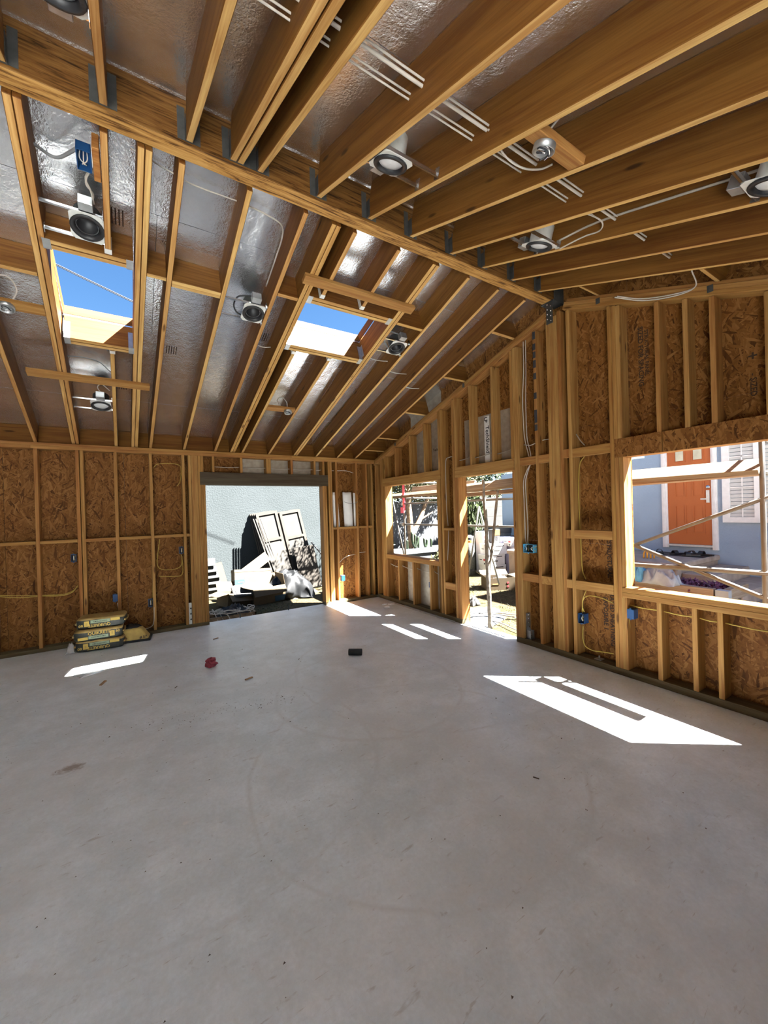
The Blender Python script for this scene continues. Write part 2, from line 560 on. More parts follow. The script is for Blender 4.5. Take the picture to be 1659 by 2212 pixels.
PIPE = plain('scaffold_tube', (0.116, 0.113, 0.102), .42, .15, .12, 14)
DIRT = plain('mud_chip', (.10, .07, .05), .9, var=.3)
SCRAPW = plain('wood_scrap', (.30, .18, .09), .8, var=.2)
ASPH = plain('roof_felt', (.03, .03, .03), .9)
t = NT('window_glass')
t.out((.75, .8, .8), .05)
t.put(t.b, 'Transmission Weight', .85)
GLASS = t.m
t = NT('wrapping_film')
t.out((.9, .9, .9), .2)
t.put(t.b, 'Alpha', .35)
FILM = t.m
# cement bag: dark printed sides, tan paper top and bottom (local Z)
t = NT('cement_bag')
z_ = t.n('SeparateXYZ', None, Vector=t.obj()).outputs['Z']
k_ = t.math('GREATER_THAN', t.math('ADD', z_, t.math('MULTIPLY', t.noise(t.obj(), 6), .02)), .052)
f_ = t.noise(t.obj(), 25, 4)
t.out(t.mix(k_, t.ramp(f_, [(.3, (.022, .026, .022)), (.7, (.045, .05, .042))]), t.ramp(f_, [(.3, (.34, .22, .07)), (.7, (.48, .34, .12))])), .5)
BAG = t.m

# ================================================================== STRUCTURE
XL, YN = -7.4, -7.67                     # unseen left wall and near wall
S16 = 0.4064
T = 0.038                                # board thickness
WT = 0.14                                # wall depth (2x6 studs)

# ---- floor slab
fl = obj('floor', mesh('floor', *box_geo((XL - .15, YN - .15, -.2), (WT, WT, 0))), CONC)
tag(fl, kind='structure')
for (u, v) in ((521, 1337), (627, 1320)):
    q = at(u, v, z=0)
    tube('anchor_bolt', [(q.x, .10, -.02), (q.x, .10, .085)], .008, STEELD, fl, sub=1)

# ---- back wall --------------------------------------------------------------
wb = struct('wall_back')
HB = 2.51                                # underside of top plates
SB = 0.05                                # bottom plate height
OB = (-2.94, -1.06, 2.083)               # opening left, right, head
for a, b in ((XL, OB[0] - .0), (OB[1], 0)):
    bx('bottom_plate', (a, 0, 0), (b, WT, SB), wb, WG)
for k in range(2):
    z = HB + T * k
    cuts = [XL, -4.9 + k * 1.1, -2.2 + k * .6, 0.0]
    for a, b in zip(cuts, cuts[1:]):
        bx('top_plate', (a, 0, z), (b, WT, z + T), wb, W)
def studb(x, z0=SB, z1=HB, w_=T, name='stud'):
    return bx(name, (x, 0, z0), (x + w_, WT, z1), wb, W)
XB = lambda n: -4.875 + S16 * n
for n in range(-6, 5):
    studb(XB(n))
studb(XB(1) + T + .008)
studb(-3.168); studb(-3.128, w_=.088, name='post'); studb(-3.038)
studb(-2.998, z1=OB[2], w_=.03); studb(-2.967, z1=OB[2], w_=.027)
bx('header', (-3.012, -.012, OB[2]), (-.957, WT, 2.272), wb, WH)
for x in (-2.998, -2.843, -2.436, -2.03, -1.624, -1.217, -1.055):
    studb(x, 2.272, HB, name='cripple_stud')
studb(-2.03 + T, 2.272, HB, name='cripple_stud')
studb(-1.06, z1=OB[2]); studb(-1.02, z1=OB[2]); studb(-.955); studb(-.915)
for n in (10, 11): studb(XB(n))
studb(-.20); studb(-.08)
# mid-height blocking
xs = [XB(n) for n in range(-6, 5)] + [-3.168]
for i, (a, b) in enumerate(zip(xs, xs[1:])):
    aa = a + (2 * T + .008 if abs(a - XB(1)) < .01 else T)
    bx('blocking', (aa, 0, 1.328), (b, WT, 1.368), wb, W)
for a, b in ((-.877, XB(10)), (XB(10) + T, XB(11)), (XB(11) + T, -.20), (-.16, -.08)):
    bx('blocking', (a, 0, 1.312), (b, WT, 1.352), wb, W)
# strand-board sheathing, sheet by sheet
def sheetx(x0, x1, z0, z1, m=None):
    box_at('sheathing_panel', (x0 + .0015, WT, z0 + .0015), (x1 - .0015, WT + .012, z1 - .0015), wb, m or OSBX, ch=0)
for a, b in ((XL, -6.4), (-6.4, -5.18), (-5.18, -3.95), (-3.95, -2.94)):
    sheetx(a, b, 0, 2.6)
sheetx(-2.94, -2.43, OB[2], 2.6); sheetx(-2.43, -1.06, OB[2], 2.6, FACE)
sheetx(-1.06, .15, 0, 2.6)
for a, b, z0 in ((XL, OB[0], 0), (OB[0], OB[1], OB[2]), (OB[1], .17, 0)):
    box_at('seam_backing', (a, WT + .0125, z0), (b, WT + .016, 2.75), wb, ASPH, ch=0)  # unseen layer added to stop daylight leaking through the sheet seams
# steel hold-down strap plate at the king post
hd = obj('hold_down', mesh('hold_down', *join_geo([box_geo((-3.238, .02, SB), (-3.172, .026, .36)), box_geo((-3.238, .02, SB), (-3.172, .09, SB + .008))])), ZINC, wb)
v_ = mesh('hold_down_sheet', [(-3.245, .012, SB), (-3.172, .012, SB), (-3.172, .012, .34), (-3.195, .012, .34), (-3.245, .012, .09)], [[0, 1, 2, 3, 4]])
hs = obj('hold_down_plate', v_, ZINC, wb)
hs.modifiers.new('t', 'SOLIDIFY').thickness = .004
for z in (.12, .2, .28):
    tube('bolt', [(-3.185, .012, z), (-3.185, .004, z)], .011, STEELD, wb, sub=1)

# ---- right (gable) wall ------------------------------------------------------
wr = struct('wall_right')
SR = 0.065
HD = 2.06                                # head of all openings
RY = -3.84
def rake(y):                             # underside of the sloping plates
    return 2.485 + .317 * -y if y > RY else 3.702 - .352 * (RY - y)
def studr(y, z0=SR, z1=None, w_=T, name='stud', m=None):
    """stud with its +y side at y; top cut to the rake"""
    if z1 is None:
        pts = [(y, z0), (y - w_, z0), (y - w_, rake(y - w_)), (y, rake(y))]
        z1 = min(rake(y), rake(y - w_))
    return bx(name, (0, y - w_, z0), (WT, y, z1), wr, m or W)
WIN1 = (-.36, -1.79); DOOR = (-2.27, -3.195); WIN2 = (-4.48, -5.92)
for a, b in ((0, DOOR[0]), (DOOR[1], YN)):
    bx('bottom_plate', (0, a, 0), (WT, b, SR), wr, WG)
# sloping double plates with a third nailer set inside
def sloped(name, y0, y1, off, x0, x1, m, parent, th=T):
    z0, z1 = rake(y0 - (1e-6 if y0 == RY and y1 < RY else 0)), rake(y1)
    if y0 == RY: z0 = 3.702
    s = (z1 - z0) / (y1 - y0)
    nrm = Vector((0, -s, 1)).normalized()
    c0 = Vector(((x0 + x1) / 2, y0, z0)) + nrm * (off + th / 2)
    c1 = Vector(((x0 + x1) / 2, y1, z1)) + nrm * (off + th / 2)
    return lumber(name, c0, c1, x1 - x0, th, parent, m, up=nrm)
for k in range(2):
    sloped('top_plate', RY + .06, .02, T * k + .0005, 0, WT, W, wr)
    sloped('top_plate', RY - .06, YN, T * k + .0005, 0, WT, W, wr)
sloped('rake_nailer', RY + .06, .02, 2 * T + .001, .035, .075, W, wr)
sloped('rake_nailer', RY - .06, YN, 2 * T + .001, .035, .075, W, wr)
# members between the corner and the window
studr(-.005); studr(-.20); 
studr(-.238, w_=.045); studr(-.287, z1=HD); studr(-.326, z1=HD, w_=.034)
bx('header', (-.004, -.285, HD), (WT, -1.885, 2.205), wr, W)
for y in (-.336, -.69, -1.115, -1.50, -1.845): studr(y, 2.205, name='cripple_stud')
studr(-1.79, z1=HD); studr(-1.83, z1=HD); studr(-1.89); 
for y in (-.33, -.70, -1.12, -1.56, -1.79): studr(y, SR, .762, name='cripple_stud')
bx('window_sill', (-.006, -.345, .762), (WT, -1.805, .80), wr, W)
bx('window_sill', (-.006, -.345, .80), (WT, -1.805, .838), wr, W)
bx('blocking', (0, -1.93, 1.31), (WT, -2.15, 1.348), wr, W)
bx('blocking', (0, -1.93, .45), (T, -2.15, .545), wr, W)
# door opening
studr(-2.15); studr(-2.19, z1=HD, w_=.04); studr(-2.232, z1=HD)
bx('header', (-.006, -2.20, HD), (WT, -3.225, 2.205), wr, W)
for y in (-2.20, -2.50, -2.89, -3.19): studr(y, 2.205, name='cripple_stud')
studr(-3.197, z1=HD, w_=.036); studr(-3.235, w_=.075, name='post')
studr(-3.53)
studr(-3.70); studr(-3.741, w_=.09, z1=3.66, name='ridge_post'); studr(-3.834)
studr(-3.935)
# beside the large window
studr(-4.358); studr(-4.398, z1=HD); studr(-4.438, z1=HD)
for y in (-4.398, -4.436): studr(y, 2.236, name='cripple_stud')
for y in (-4.76, -4.968, -5.147, -5.467, -5.87): studr(y, 2.236, name='cripple_stud')
prism('header_face', [(-4.40, HD), (-4.797, HD), (-4.797, 2.236), (-4.40, 2.236)], 'x', 0, .018, wr, OSBY)
prism('header_face', [(-4.803, HD), (-6.02, HD), (-6.02, 2.236), (-4.803, 2.236)], 'x', 0, .018, wr, OSBY)
bx('header_core', (.02, -4.40, HD), (WT, -6.02, 2.236), wr, W)
for z in (.746, .794): bx('window_sill', (-.008, -4.44, z), (WT, -6.0, z + .047), wr, W)
for y in (-4.425, -4.722, -4.981, -5.149, -5.50, -5.88): studr(y, SR, .746, name='cripple_stud')
studr(-5.92, z1=HD); studr(-5.96)
studr(-6.36); studr(-6.77); studr(-7.17); studr(-7.6)
# blocking rows
for (a, b, z0, z1) in ((-3.31, -3.53, 2.105, 2.195), (-3.568, -3.70, 2.105, 2.195), (-3.872, -3.935, 2.125, 2.215), (-3.973, -4.358, 2.12, 2.21),
                       (-3.31, -3.53, .75, .84), (-3.568, -3.70, .75, .84), (-3.872, -3.935, .752, .842), (-3.973, -4.358, .752, .845),
                       (-3.872, -3.935, 1.275, 1.365), (-3.973, -4.358, 1.278, 1.366)):
    bx('blocking', (.0, a, z0), (WT if z0 < 1.0 and a > -3.6 else .06, b, z1), wr, W)
# sheathing
def sheety(poly, m=None):
    prism('sheathing_panel', poly, 'x', WT, WT + .012, wr, m or OSBY)
def col(y0, y1, z0, z1, m=None, seam=None):
    """sheet between y0 > y1; z1 None = up to the rake"""
    top = (lambda y: rake(y) + .37) if z1 is None else (lambda y: z1)
    e = .0015
    pts = [(y0 - e, z0 + e), (y1 + e, z0 + e), (y1 + e, top(y1))]
    if z1 is None and y0 > RY > y1: pts.append((RY, top(RY)))
    pts.append((y0 - e, top(y0)))
    sheety(pts, m)
col(.15, WIN1[0], 0, 2.44); col(.15, WIN1[0], 2.44, None)
col(WIN1[0], -1.0, HD, None); col(-1.0, WIN1[1], HD, 2.80, FACE); col(-1.0, WIN1[1], 2.80, None, FACE)
col(WIN1[0], -.80, 0, .838); col(-.80, WIN1[1], 0, .838, FACE)
col(WIN1[1], DOOR[0], 0, 2.44); col(WIN1[1], DOOR[0], 2.44, None)
col(DOOR[0], DOOR[1], HD, 2.86, FACE); col(DOOR[0], DOOR[1], 2.86, None)
col(DOOR[1], WIN2[0], 0, 1.22); col(DOOR[1], WIN2[0], 1.22, 2.44); col(DOOR[1], WIN2[0], 2.44, None)
col(WIN2[0], WIN2[1], HD, 2.44); col(WIN2[0], WIN2[1], 2.44, None)
col(WIN2[0], WIN2[1], 0, .838)
col(WIN2[1], YN - .15, 0, None)
# printing on the sheathing
def rprint(body, y, z, size, m, bold=0.0, x=WT - .001, up=True):
    """lettering on the inside of the gable sheathing, running downwards"""
    M = frame((x, y, z), (0, 0, -1), (0, -1, 0)) if up else frame((x, y, z), (0, -1, 0), (0, 0, 1))
    return letters('printed_lettering', body, size, m, wr, M, bold)
box_at('printed_strip', (WT - .002, -2.735, 2.215), (WT - .0008, -2.645, 2.84), wr, PAPER)
rprint('LP', -2.672, 2.795, .075, INK, .002, WT - .003)
rprint('TechShield', -2.695, 2.53, .082, INK, .0015, WT - .003)
rprint('TechShi', -1.66, 2.545, .06, INKO, .001, up=False)
rprint('"STRUCTURAL', -4.25, 1.08, .06, INKO, .002)
rprint('EXPOSURE 1', -4.20, .52, .06, INKO, .002)
rprint('RATED SHEATHING', -4.265, .47, .06, INKO, .002)
rprint('SIZED FOR SPACING', -4.585, 2.98, .06, INKO, .0015)
rprint('STRUCTURAL PANEL', -4.635, 3.0, .045, INKO, .001)
rprint('+', -5.36, 2.72, .10, INKO, .002)
rprint('- SIZED', -5.365, 2.50, .055, INKO, .001)
# sprayed black layout marks up one stud
for i, z in enumerate((3.54, 3.42, 3.33, 3.22, 3.09, 2.87, 2.66, 2.60, 2.51)):
    box_at('sprayed_mark', (-.0012, -3.567, z - .035), (.0002, -3.531, z + (.035 if i % 3 else .05)), wr, INK, ch=0)
# steel hold-down beside the door post and an anchor washer on the plate
t_ = obj('hold_down', mesh('hold_down', *join_geo([box_geo((.03, -3.325, SR), (.10, -3.318, .36)), box_geo((.03, -3.385, SR), (.10, -3.318, SR + .01)), box_geo((.03, -3.375, SR), (.036, -3.318, .16)), box_geo((.094, -3.375, SR), (.10, -3.318, .16))])), STEEL, wr)
for z in (.2, .25, .3, .34): tube('bolt', [(.065, -3.325, z), (.065, -3.335, z)], .009, CHROME, wr, sub=1)
tube('anchor_rod', [(.065, -3.352, SR), (.065, -3.352, .15)], .009, CHROME, wr, sub=1)
box_at('anchor_washer', (.03, -4.20, SR), (.10, -4.13, SR + .006), wr, STEEL)
tube('anchor_bolt', [(.065, -4.165, SR), (.065, -4.165, SR + .035)], .008, STEEL, wr, sub=1)
# beam saddle and clips
sd = [box_geo((-.075, -3.855, 3.785), (.11, -3.705, 3.797)), box_geo((-.06, -3.86, 3.785), (.10, -3.852, 3.98)),
      box_geo((-.075, -3.84, 3.56), (-.068, -3.765, 3.79))]
obj('beam_saddle', mesh('beam_saddle', *join_geo(sd)), STEELD, wr)
for i in range(8):
    tube('bolt', [(-.075, -3.822 + .04 * (i % 2), 3.585 + .026 * (i // 2 * 2 + i % 2)), (-.08, -3.822 + .04 * (i % 2), 3.585 + .026 * (i // 2 * 2 + i % 2))], .006, CHROME, wr, sub=1)
for y in (-4.28, -5.16, -2.42, -.72):
    s_ = -.352 if y < RY else .317
    zz = rake(y) + .025
    box_at('plate_clip', (-.004, y - .02, zz), (-.0005, y + .02, zz + .055), wr, STEELD)

# ---- unseen near and left walls, the near opening added to let in fill daylight
wn_ = struct('wall_near')
for (a, b, z0, z1) in ((XL, -6.4, 0, 2.5), (-3.6, .15, 0, 2.5), (-6.4, -3.6, 2.3, 2.5)):
    box_at('sheathing_panel', (a, YN - .15, z0), (b, YN - .138, z1), wn_, OSBX, ch=0)
for x in [XL + .4 * k for k in range(3)] + [-6.44] + [-3.6 + .4 * k for k in range(10)]:
    bx('stud', (x, YN - .138, 0), (x + T, YN, 2.46), wn_, W)
bx('top_plate', (XL, YN - .138, 2.462), (0, YN, 2.5), wn_, W)
bx('header', (-6.4, YN - .138, 2.3), (-3.6, YN, 2.458), wn_, W)
wl = struct('wall_left')
prism('sheathing_panel', [(.15, 0), (YN - .15, 0), (YN - .15, 2.5), (RY, 3.95), (.15, 2.75)], 'x', XL - .15, XL - .138, wl, OSBY)
for k in range(19):
    y = -.1 - .4064 * k
    bx('stud', (XL - .138, y, 0), (XL, y + T, rake(y) - .02), wl, W)

# ---- ceiling: ridge beam, rafters, foil-faced deck ----------------------------
ce = struct('ceiling')
BY0, BY1 = -3.835, -3.715                # ridge beam faces
SF, SN = .315, .355                      # slopes: far side, near side
ZF = lambda d: 2.605 + SF * d            # underside of far rafters at distance d from the back wall
ZN = lambda d: 3.82 - SN * (d - 3.835)   # underside of near rafters
DEP = .235
NF = Vector((0, SF, 1)).normalized()     # up-normals of the two slopes
NN = Vector((0, -SN, 1)).normalized()
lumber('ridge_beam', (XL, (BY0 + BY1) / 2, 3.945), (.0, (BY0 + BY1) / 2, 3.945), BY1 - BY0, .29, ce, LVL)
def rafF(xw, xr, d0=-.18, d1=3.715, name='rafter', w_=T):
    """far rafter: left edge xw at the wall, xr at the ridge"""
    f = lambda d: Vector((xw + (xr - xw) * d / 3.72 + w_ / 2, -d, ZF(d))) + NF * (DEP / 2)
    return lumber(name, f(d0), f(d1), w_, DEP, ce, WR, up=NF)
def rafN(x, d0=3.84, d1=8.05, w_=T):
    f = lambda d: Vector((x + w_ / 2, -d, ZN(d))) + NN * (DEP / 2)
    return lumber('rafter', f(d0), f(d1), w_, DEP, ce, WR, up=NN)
SK1 = (1.97, 2.85); SK2 = (2.425, 2.98)
RF = {0: (-4.873, -4.76), 1: (-4.50, -4.37), 1.1: (-4.46, -4.33), 2: (-4.047, -3.969), 2.5: (-3.858, -3.79), 2.6: (-3.818, -3.75), 3: (-3.648, -3.576),
      4: (-3.227, -3.172), 5: (-2.806, -2.778), 5.6: (-2.575, -2.556), 5.7: (-2.535, -2.517), 6: (-2.405, -2.379), 7: (-1.99, -1.967),
      8: (-1.565, -1.588), 8.1: (-1.525, -1.548), 9: (-1.17, -1.175), 10: (-.765, -.773), 11: (-.405, -.37)}
def xf(k, d): return RF[k][0] + (RF[k][1] - RF[k][0]) * d / 3.72
for k, (a, b) in RF.items():
    if k == 2:
        rafF(a, b, -.18, SK1[0] - .08, 'jack_rafter'); rafF(a, b, SK1[1] + .08, 3.715, 'jack_rafter')
    elif k in (6, 7):
        rafF(a, b, -.18, SK2[0] - .08, 'jack_rafter'); rafF(a, b, SK2[1] + .08, 3.715, 'jack_rafter')
    else: rafF(a, b)
for n in range(1, 7): rafF(-4.873 - S16 * n, -4.76 - S16 * n)
RN = [-6.38, -5.98, -5.57, -5.17, -4.76, -4.36, -3.962, -3.55, -3.305, -3.262, -3.14, -2.735, -2.326, -1.939, -1.512, -1.122, -.728, -.322]
for x in RN: rafN(x)
rafN(-6.79); rafN(-7.2)

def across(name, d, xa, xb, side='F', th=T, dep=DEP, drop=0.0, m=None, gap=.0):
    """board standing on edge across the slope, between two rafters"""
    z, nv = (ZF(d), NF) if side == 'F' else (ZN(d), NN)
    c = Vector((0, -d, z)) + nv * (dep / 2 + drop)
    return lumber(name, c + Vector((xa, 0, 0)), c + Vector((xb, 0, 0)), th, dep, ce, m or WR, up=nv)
# blocking over the back wall
ks = [0, 1, 2, 2.5, 3, 4, 5, 5.6, 6, 7, 8, 9, 10, 11]
dbl = {1: 1.1, 2.5: 2.6, 5.6: 5.7, 8: 8.1}
for a, b in zip(ks, ks[1:]):
    across('bird_block', -.07, xf(dbl.get(a, a), 0) + T, xf(b, 0))
for n in range(6): across('bird_block', -.07, -4.873 - S16 * (n + 1) + T, -4.873 - S16 * n)
across('bird_block', -.07, xf(11, 0) + T, .13)
# mid-span blocking
for (a, b, d) in ((2.6, 3, 2.84), (3, 4, 2.80), (4, 5, 2.92), (5, 5.6, 2.98), (8.1, 9, 3.02), (0, 1, 2.60)):
    if a == 4: continue
    across('blocking', d, xf(a, d) + T, xf(b, d))
across('blocking', 2.83, xf(3, 2.8) + T, xf(4, 2.8), drop=.0)
# outlook blocks to the gable
for d in (.30, .75, 1.54, 2.41, 3.25): across('outlook_block', d, xf(11, d) + T, .10)
for d in (4.27, 5.20, 6.1, 7.0): across('outlook_block', d, -.322 + T, .10, 'N')
# skylight headers (double) and curbs
def skylight(ka, kb, d0, d1, tag_):
    dm = (d0 + d1) / 2
    xa, xb = xf(ka, dm) + T, xf(kb, dm)
    for dd in (d0 - T / 2, d0 - T * 1.5 - .002, d1 + T / 2, d1 + T * 1.5 + .002):
        across('skylight_header', dd, xa, xb)
    up0 = DEP + .02
    for dd in (d0 - T / 2, d1 + T / 2):
        across('skylight_curb', dd, xa - T, xb + T, dep=.09, drop=up0)
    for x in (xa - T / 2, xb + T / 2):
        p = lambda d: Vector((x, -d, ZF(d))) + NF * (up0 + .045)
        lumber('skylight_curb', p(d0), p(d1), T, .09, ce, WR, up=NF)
    # joist hangers at the four corners
    for dd, s in ((d0, 1), (d1, -1)):
        for x, e in ((xa, 1), (xb, -1)):
            M = frame(Vector((x, -dd, ZF(dd))), (e, 0, 0), Vector((0, -SF * 0 - 1 * s, SF * s)))
            yy = 1 if s > 0 else -1
            g = [box_geo((0, -.082, -.002), (.045, .003, -.0005)), box_geo((0, .0005, -.002), (.045, .003, .17)), box_geo((0, .003, .03), (.002, .04, .17))]
            o_h = Vector((x, -dd, ZF(dd)))
            Mx = Matrix((Vector((e, 0, 0)), Vector((0, -s, SF * s)).normalized(), NF)).transposed().to_4x4()
            Mx.translation = o_h
            obj('joist_hanger', mesh('joist_hanger', *join_geo(g)), STEEL, ce, Mx)
    return xa, xb
SX1 = skylight(1.1, 2.5, *SK1, 'a')
SX2 = skylight(5.7, 8, *SK2, 'b')
def cap_hanger(k, d, s):
    x = xf(k, d)
    Mx = Matrix((Vector((1, 0, 0)), Vector((0, -s, SF * s)).normalized(), NF)).transposed().to_4x4()
    Mx.translation = Vector((x, -d, ZF(d)))
    obj('joist_hanger', mesh('joist_hanger', *join_geo([box_geo((-.002, 0, -.002), (T + .002, .04, 0)), box_geo((-.003, 0, 0), (-.001, .04, .12)), box_geo((T + .001, 0, 0), (T + .003, .04, .12))])), ZINC, ce, Mx)
cap_hanger(2, SK1[0] - .085, -1); cap_hanger(2, SK1[1] + .085, 1)
for k in (6, 7): cap_hanger(k, SK2[0] - .085, -1); cap_hanger(k, SK2[1] + .085, 1)
# hangers on the ridge beam
hgeo = join_geo([box_geo((-.042, -.003, 0), (-.002, -.0005, .19)), box_geo((T + .002, -.003, 0), (T + .042, -.0005, .19)),
                 box_geo((-.003, -.05, -.002), (T + .003, -.001, -.0005)), box_geo((-.003, -.05, 0), (-.001, -.001, .12)), box_geo((T + .001, -.05, 0), (T + .003, -.001, .12))])
hme = mesh('joist_hanger', *hgeo)
for x in RN:
    if x > -5: obj('joist_hanger', hme, STEELD, ce, Matrix.Translation((x, BY0, 3.818)))
# boards nailed across the rafters
def flat2x4(da, xa, db, xb, off=.0):
    pa = Vector((xa, -da, ZF(da))) - NF * (.019 + off); pb = Vector((xb, -db, ZF(db))) - NF * (.019 + off)
    return lumber('nailed_brace', pa, pb, .089, .038, ce, W, up=NF)
flat2x4(1.425, -4.68, 1.412, -3.675)
flat2x4(3.228, -2.60, 3.24, -1.465)
# foil-faced decking in sheets, with the roofing above it
def deck(side, x0, x1, d0, d1, th0, th1, name, m, ch=0):
    nv = NF if side == 'F' else NN
    z = ZF if side == 'F' else ZN
    f = lambda d: Vector(((x0 + x1) / 2, -d, z(d))) + nv * (DEP + (th0 + th1) / 2)
    o = lumber(name, f(d0), f(d1), x1 - x0, th1 - th0, ce, m, up=nv, ch=ch)
    return o
def deck_holes(side, rects, holes, th0, th1, name, m):
    for (x0, x1, d0, d1) in rects:
        cells = [(x0, x1, d0, d1)]
        for (hx0, hx1, hd0, hd1) in holes:
            nc = []
            for (a, b, c, d) in cells:
                if hx1 <= a or hx0 >= b or hd1 <= c or hd0 >= d: nc.append((a, b, c, d)); continue
                if c < hd0: nc.append((a, b, c, hd0))
                if d > hd1: nc.append((a, b, hd1, d))
                c2, d2 = max(c, hd0), min(d, hd1)
                if a < hx0: nc.append((a, hx0, c2, d2))
                if b > hx1: nc.append((hx1, b, c2, d2))
            cells = nc
        for (a, b, c, d) in cells:
            if b - a > .01 and d - c > .01:
                deck(side, a + .0015, b - .0015, c + .0015, d - .0015, th0, th1, name, m)
holes = [(SX1[0], SX1[1], SK1[0], SK1[1]), (SX2[0], SX2[1], SK2[0], SK2[1])]
joints = [-.2, .72, 1.94, 3.16, 3.95]
rects = []
for i, (c, d) in enumerate(zip(joints, joints[1:])):
    xs_ = [-7.6, -6.1 + .9 * (i % 2), -3.66 + .9 * (i % 2), -1.22 + .9 * (i % 2) * .8, .5]
    rects += [(a, b, c, d) for a, b in zip(xs_, xs_[1:])]
deck_holes('F', rects, holes, 0, .012, 'deck_sheet', FOIL)
deck_holes('F', [(-7.7, .55, -.21, 3.99)], holes, .013, .02, 'roofing', ASPH)
joints = [3.62, 4.85, 6.07, 7.29, 8.1]
rects = []
for i, (c, d) in enumerate(zip(joints, joints[1:])):
    xs_ = [-7.6, -5.6 + .9 * (i % 2), -3.2 + .9 * (i % 2), -.9 + .6 * (i % 2), .5]
    rects += [(a, b, c, d) for a, b in zip(xs_, xs_[1:])]
deck_holes('N', rects, [], 0, .012, 'deck_sheet', FOIL)
deck_holes('N', [(-7.7, .55, 3.6, 8.2)], [], .013, .02, 'roofing', ASPH)
# dark stamped tally marks on the foil
def marks(side, x, d, n=5):
    nv, z, sg = (NF, ZF, 1) if side == 'F' else (NN, ZN, -1)
    g = []
    for i in range(n):
        c = Vector((x + i * .022, -d, z(d))) + nv * (DEP - .0015)
        sl_ = Vector((0, -1, SF)) if side == 'F' else Vector((0, 1, SN))
        a = c - sl_ * .06; b = c + sl_ * .06
        e = Vector((.004, 0, 0))
        g.append(([a - e, a + e, b + e, b - e], [[0, 1, 2, 3]]))
    o = obj('printed_marks', mesh('printed_marks', *join_geo(g)), INKO, ce)
    o.modifiers.new('t', 'SOLIDIFY').thickness = .0008
for (x, d) in ((-3.96, 3.05), (-3.52, 1.75), (-3.98, 1.0), (-4.62, 1.05), (-2.68, 2.2), (-1.86, 2.15), (-.98, 1.9)): marks('F', x, d)
marks('N', -3.86, 4.42)

# ================================================================== FIXTURES AND WIRING
def slope_frame(side, x, d, up=0.0):
    """frame on the rafter underside: local X = world X, Y up the slope, Z up off it"""
    if side == 'F':
        M = Matrix((Vector((1, 0, 0)), Vector((0, 1, -SF)).normalized(), NF)).transposed().to_4x4()
        M.translation = Vector((x, -d, ZF(d))) + NF * up
    else:
        M = Matrix((Vector((1, 0, 0)), Vector((0, 1, SN)).normalized(), NN)).transposed().to_4x4()
        M.translation = Vector((x, -d, ZN(d))) + NN * up
    return M

def plate_with_hole(w_, h_, r, th, cx=0, cy=0, n=24):
    bm = bmesh.new()
    top, bot = [], []
    for z, L in ((0, bot), (th, top)):
        o_, i_ = [], []
        for k in range(n):
            g = 2 * math.pi * k / n + math.pi / n
            c, s = math.cos(g), math.sin(g)
            m_ = 1 / max(abs(c), abs(s))
            o_.append(bm.verts.new((c * m_ * w_ / 2 , s * m_ * h_ / 2, z)))
            i_.append(bm.verts.new((c * r + cx, s * r + cy, z)))
        L += [o_, i_]
    for k in range(n):
        j = (k + 1) % n
        bm.faces.new((bot[0][k], bot[0][j], bot[1][j], bot[1][k]))
        bm.faces.new((top[0][k], top[1][k], top[1][j], top[0][j]))
        bm.faces.new((bot[0][k], top[0][k], top[0][j], bot[0][j]))
        bm.faces.new((bot[1][k], bot[1][j], top[1][j], top[1][k]))
    return bm_mesh('mounting_plate', bm)

PLATE = plate_with_hole(.19, .215, .074, .004, 0, 0)
def downlight(side, x, d, xa, xb, lens, label, dark=True, cy=0.0):
    """recessed can on a plate hung on two bars between rafters xa and xb"""
    M = slope_frame(side, x, d, .012)
    t = thing('recessed_light', label, 'ceiling light', M=M, group='recessed lights between the rafters')
    obj('mounting_plate', PLATE, ZINC, t, M)
    lathe('housing', [(.078, .005), (.078, .13), (.06, .15), (.0, .15)], STEELD if dark else ZINC, t, M)
    lathe('trim_ring', [(.095, 0), (.097, -.006), (.093, -.012), (.074, -.012), (.070, .03), (.074, .04)], BLACK, t, M)
    if lens:
        lathe('lens', [(0, -.004), (.03, -.006), (.062, .002), (.072, .012)], GLASSY, t, M)
    else:
        lathe('reflector', [(.071, .02), (.066, .028), (.055, .09), (0, .095)], BLACK, t, M)
        lathe('inner_ring', [(.060, .010), (.064, .010), (.064, .016), (.060, .016), (.060, .010)], STEEL, t, M)
    box = obj('junction_box', box_mesh(.08, .06, .07), STEEL, t, M @ Matrix.Translation((0, -.14 if side == 'F' else .15, .045)))
    for yy in (-.098, .098):
        a, b = xa - x, xb - x
        g = join_geo([box_geo((a, yy - .007, .004), (b, yy + .007, .007)), box_geo((a, yy - .007, .004), (b, yy - .005, .022)), box_geo((a, yy + .005, .004), (b, yy + .007, .022)),
                      box_geo((a, yy - .02, -.01), (a + .003, yy + .02, .05)), box_geo((b - .003, yy - .02, -.01), (b, yy + .02, .05))])
        obj('hanger_bar', mesh('hanger_bar', *g), CHROME, t, M)
    return t
def bay(k, d): return xf(k, d)
downlight('F', -4.075, 3.085, xf(1.1, 3.09) + T, xf(2, 3.09), False, 'black recessed ceiling light on a white plate just above the narrow skylight')
downlight('F', -2.885, 2.70, xf(4, 2.7) + T, xf(5, 2.7), False, 'black recessed ceiling light with looped black lead between rafters left of the wide skylight')
downlight('F', -1.285, 2.69, xf(8.1, 2.7) + T, xf(9, 2.7), False, 'black recessed ceiling light between rafters right beside the wide skylight')
downlight('F', -4.135, .90, xf(1.1, .9) + T, xf(2, .9), True, 'recessed ceiling light with pale lens below the narrow skylight near the back wall')
downlight('N', -2.585, 4.535, -2.735 + T, -2.326, True, 'recessed ceiling light with glass lens and bright bars close to the ridge beam', dark=False)
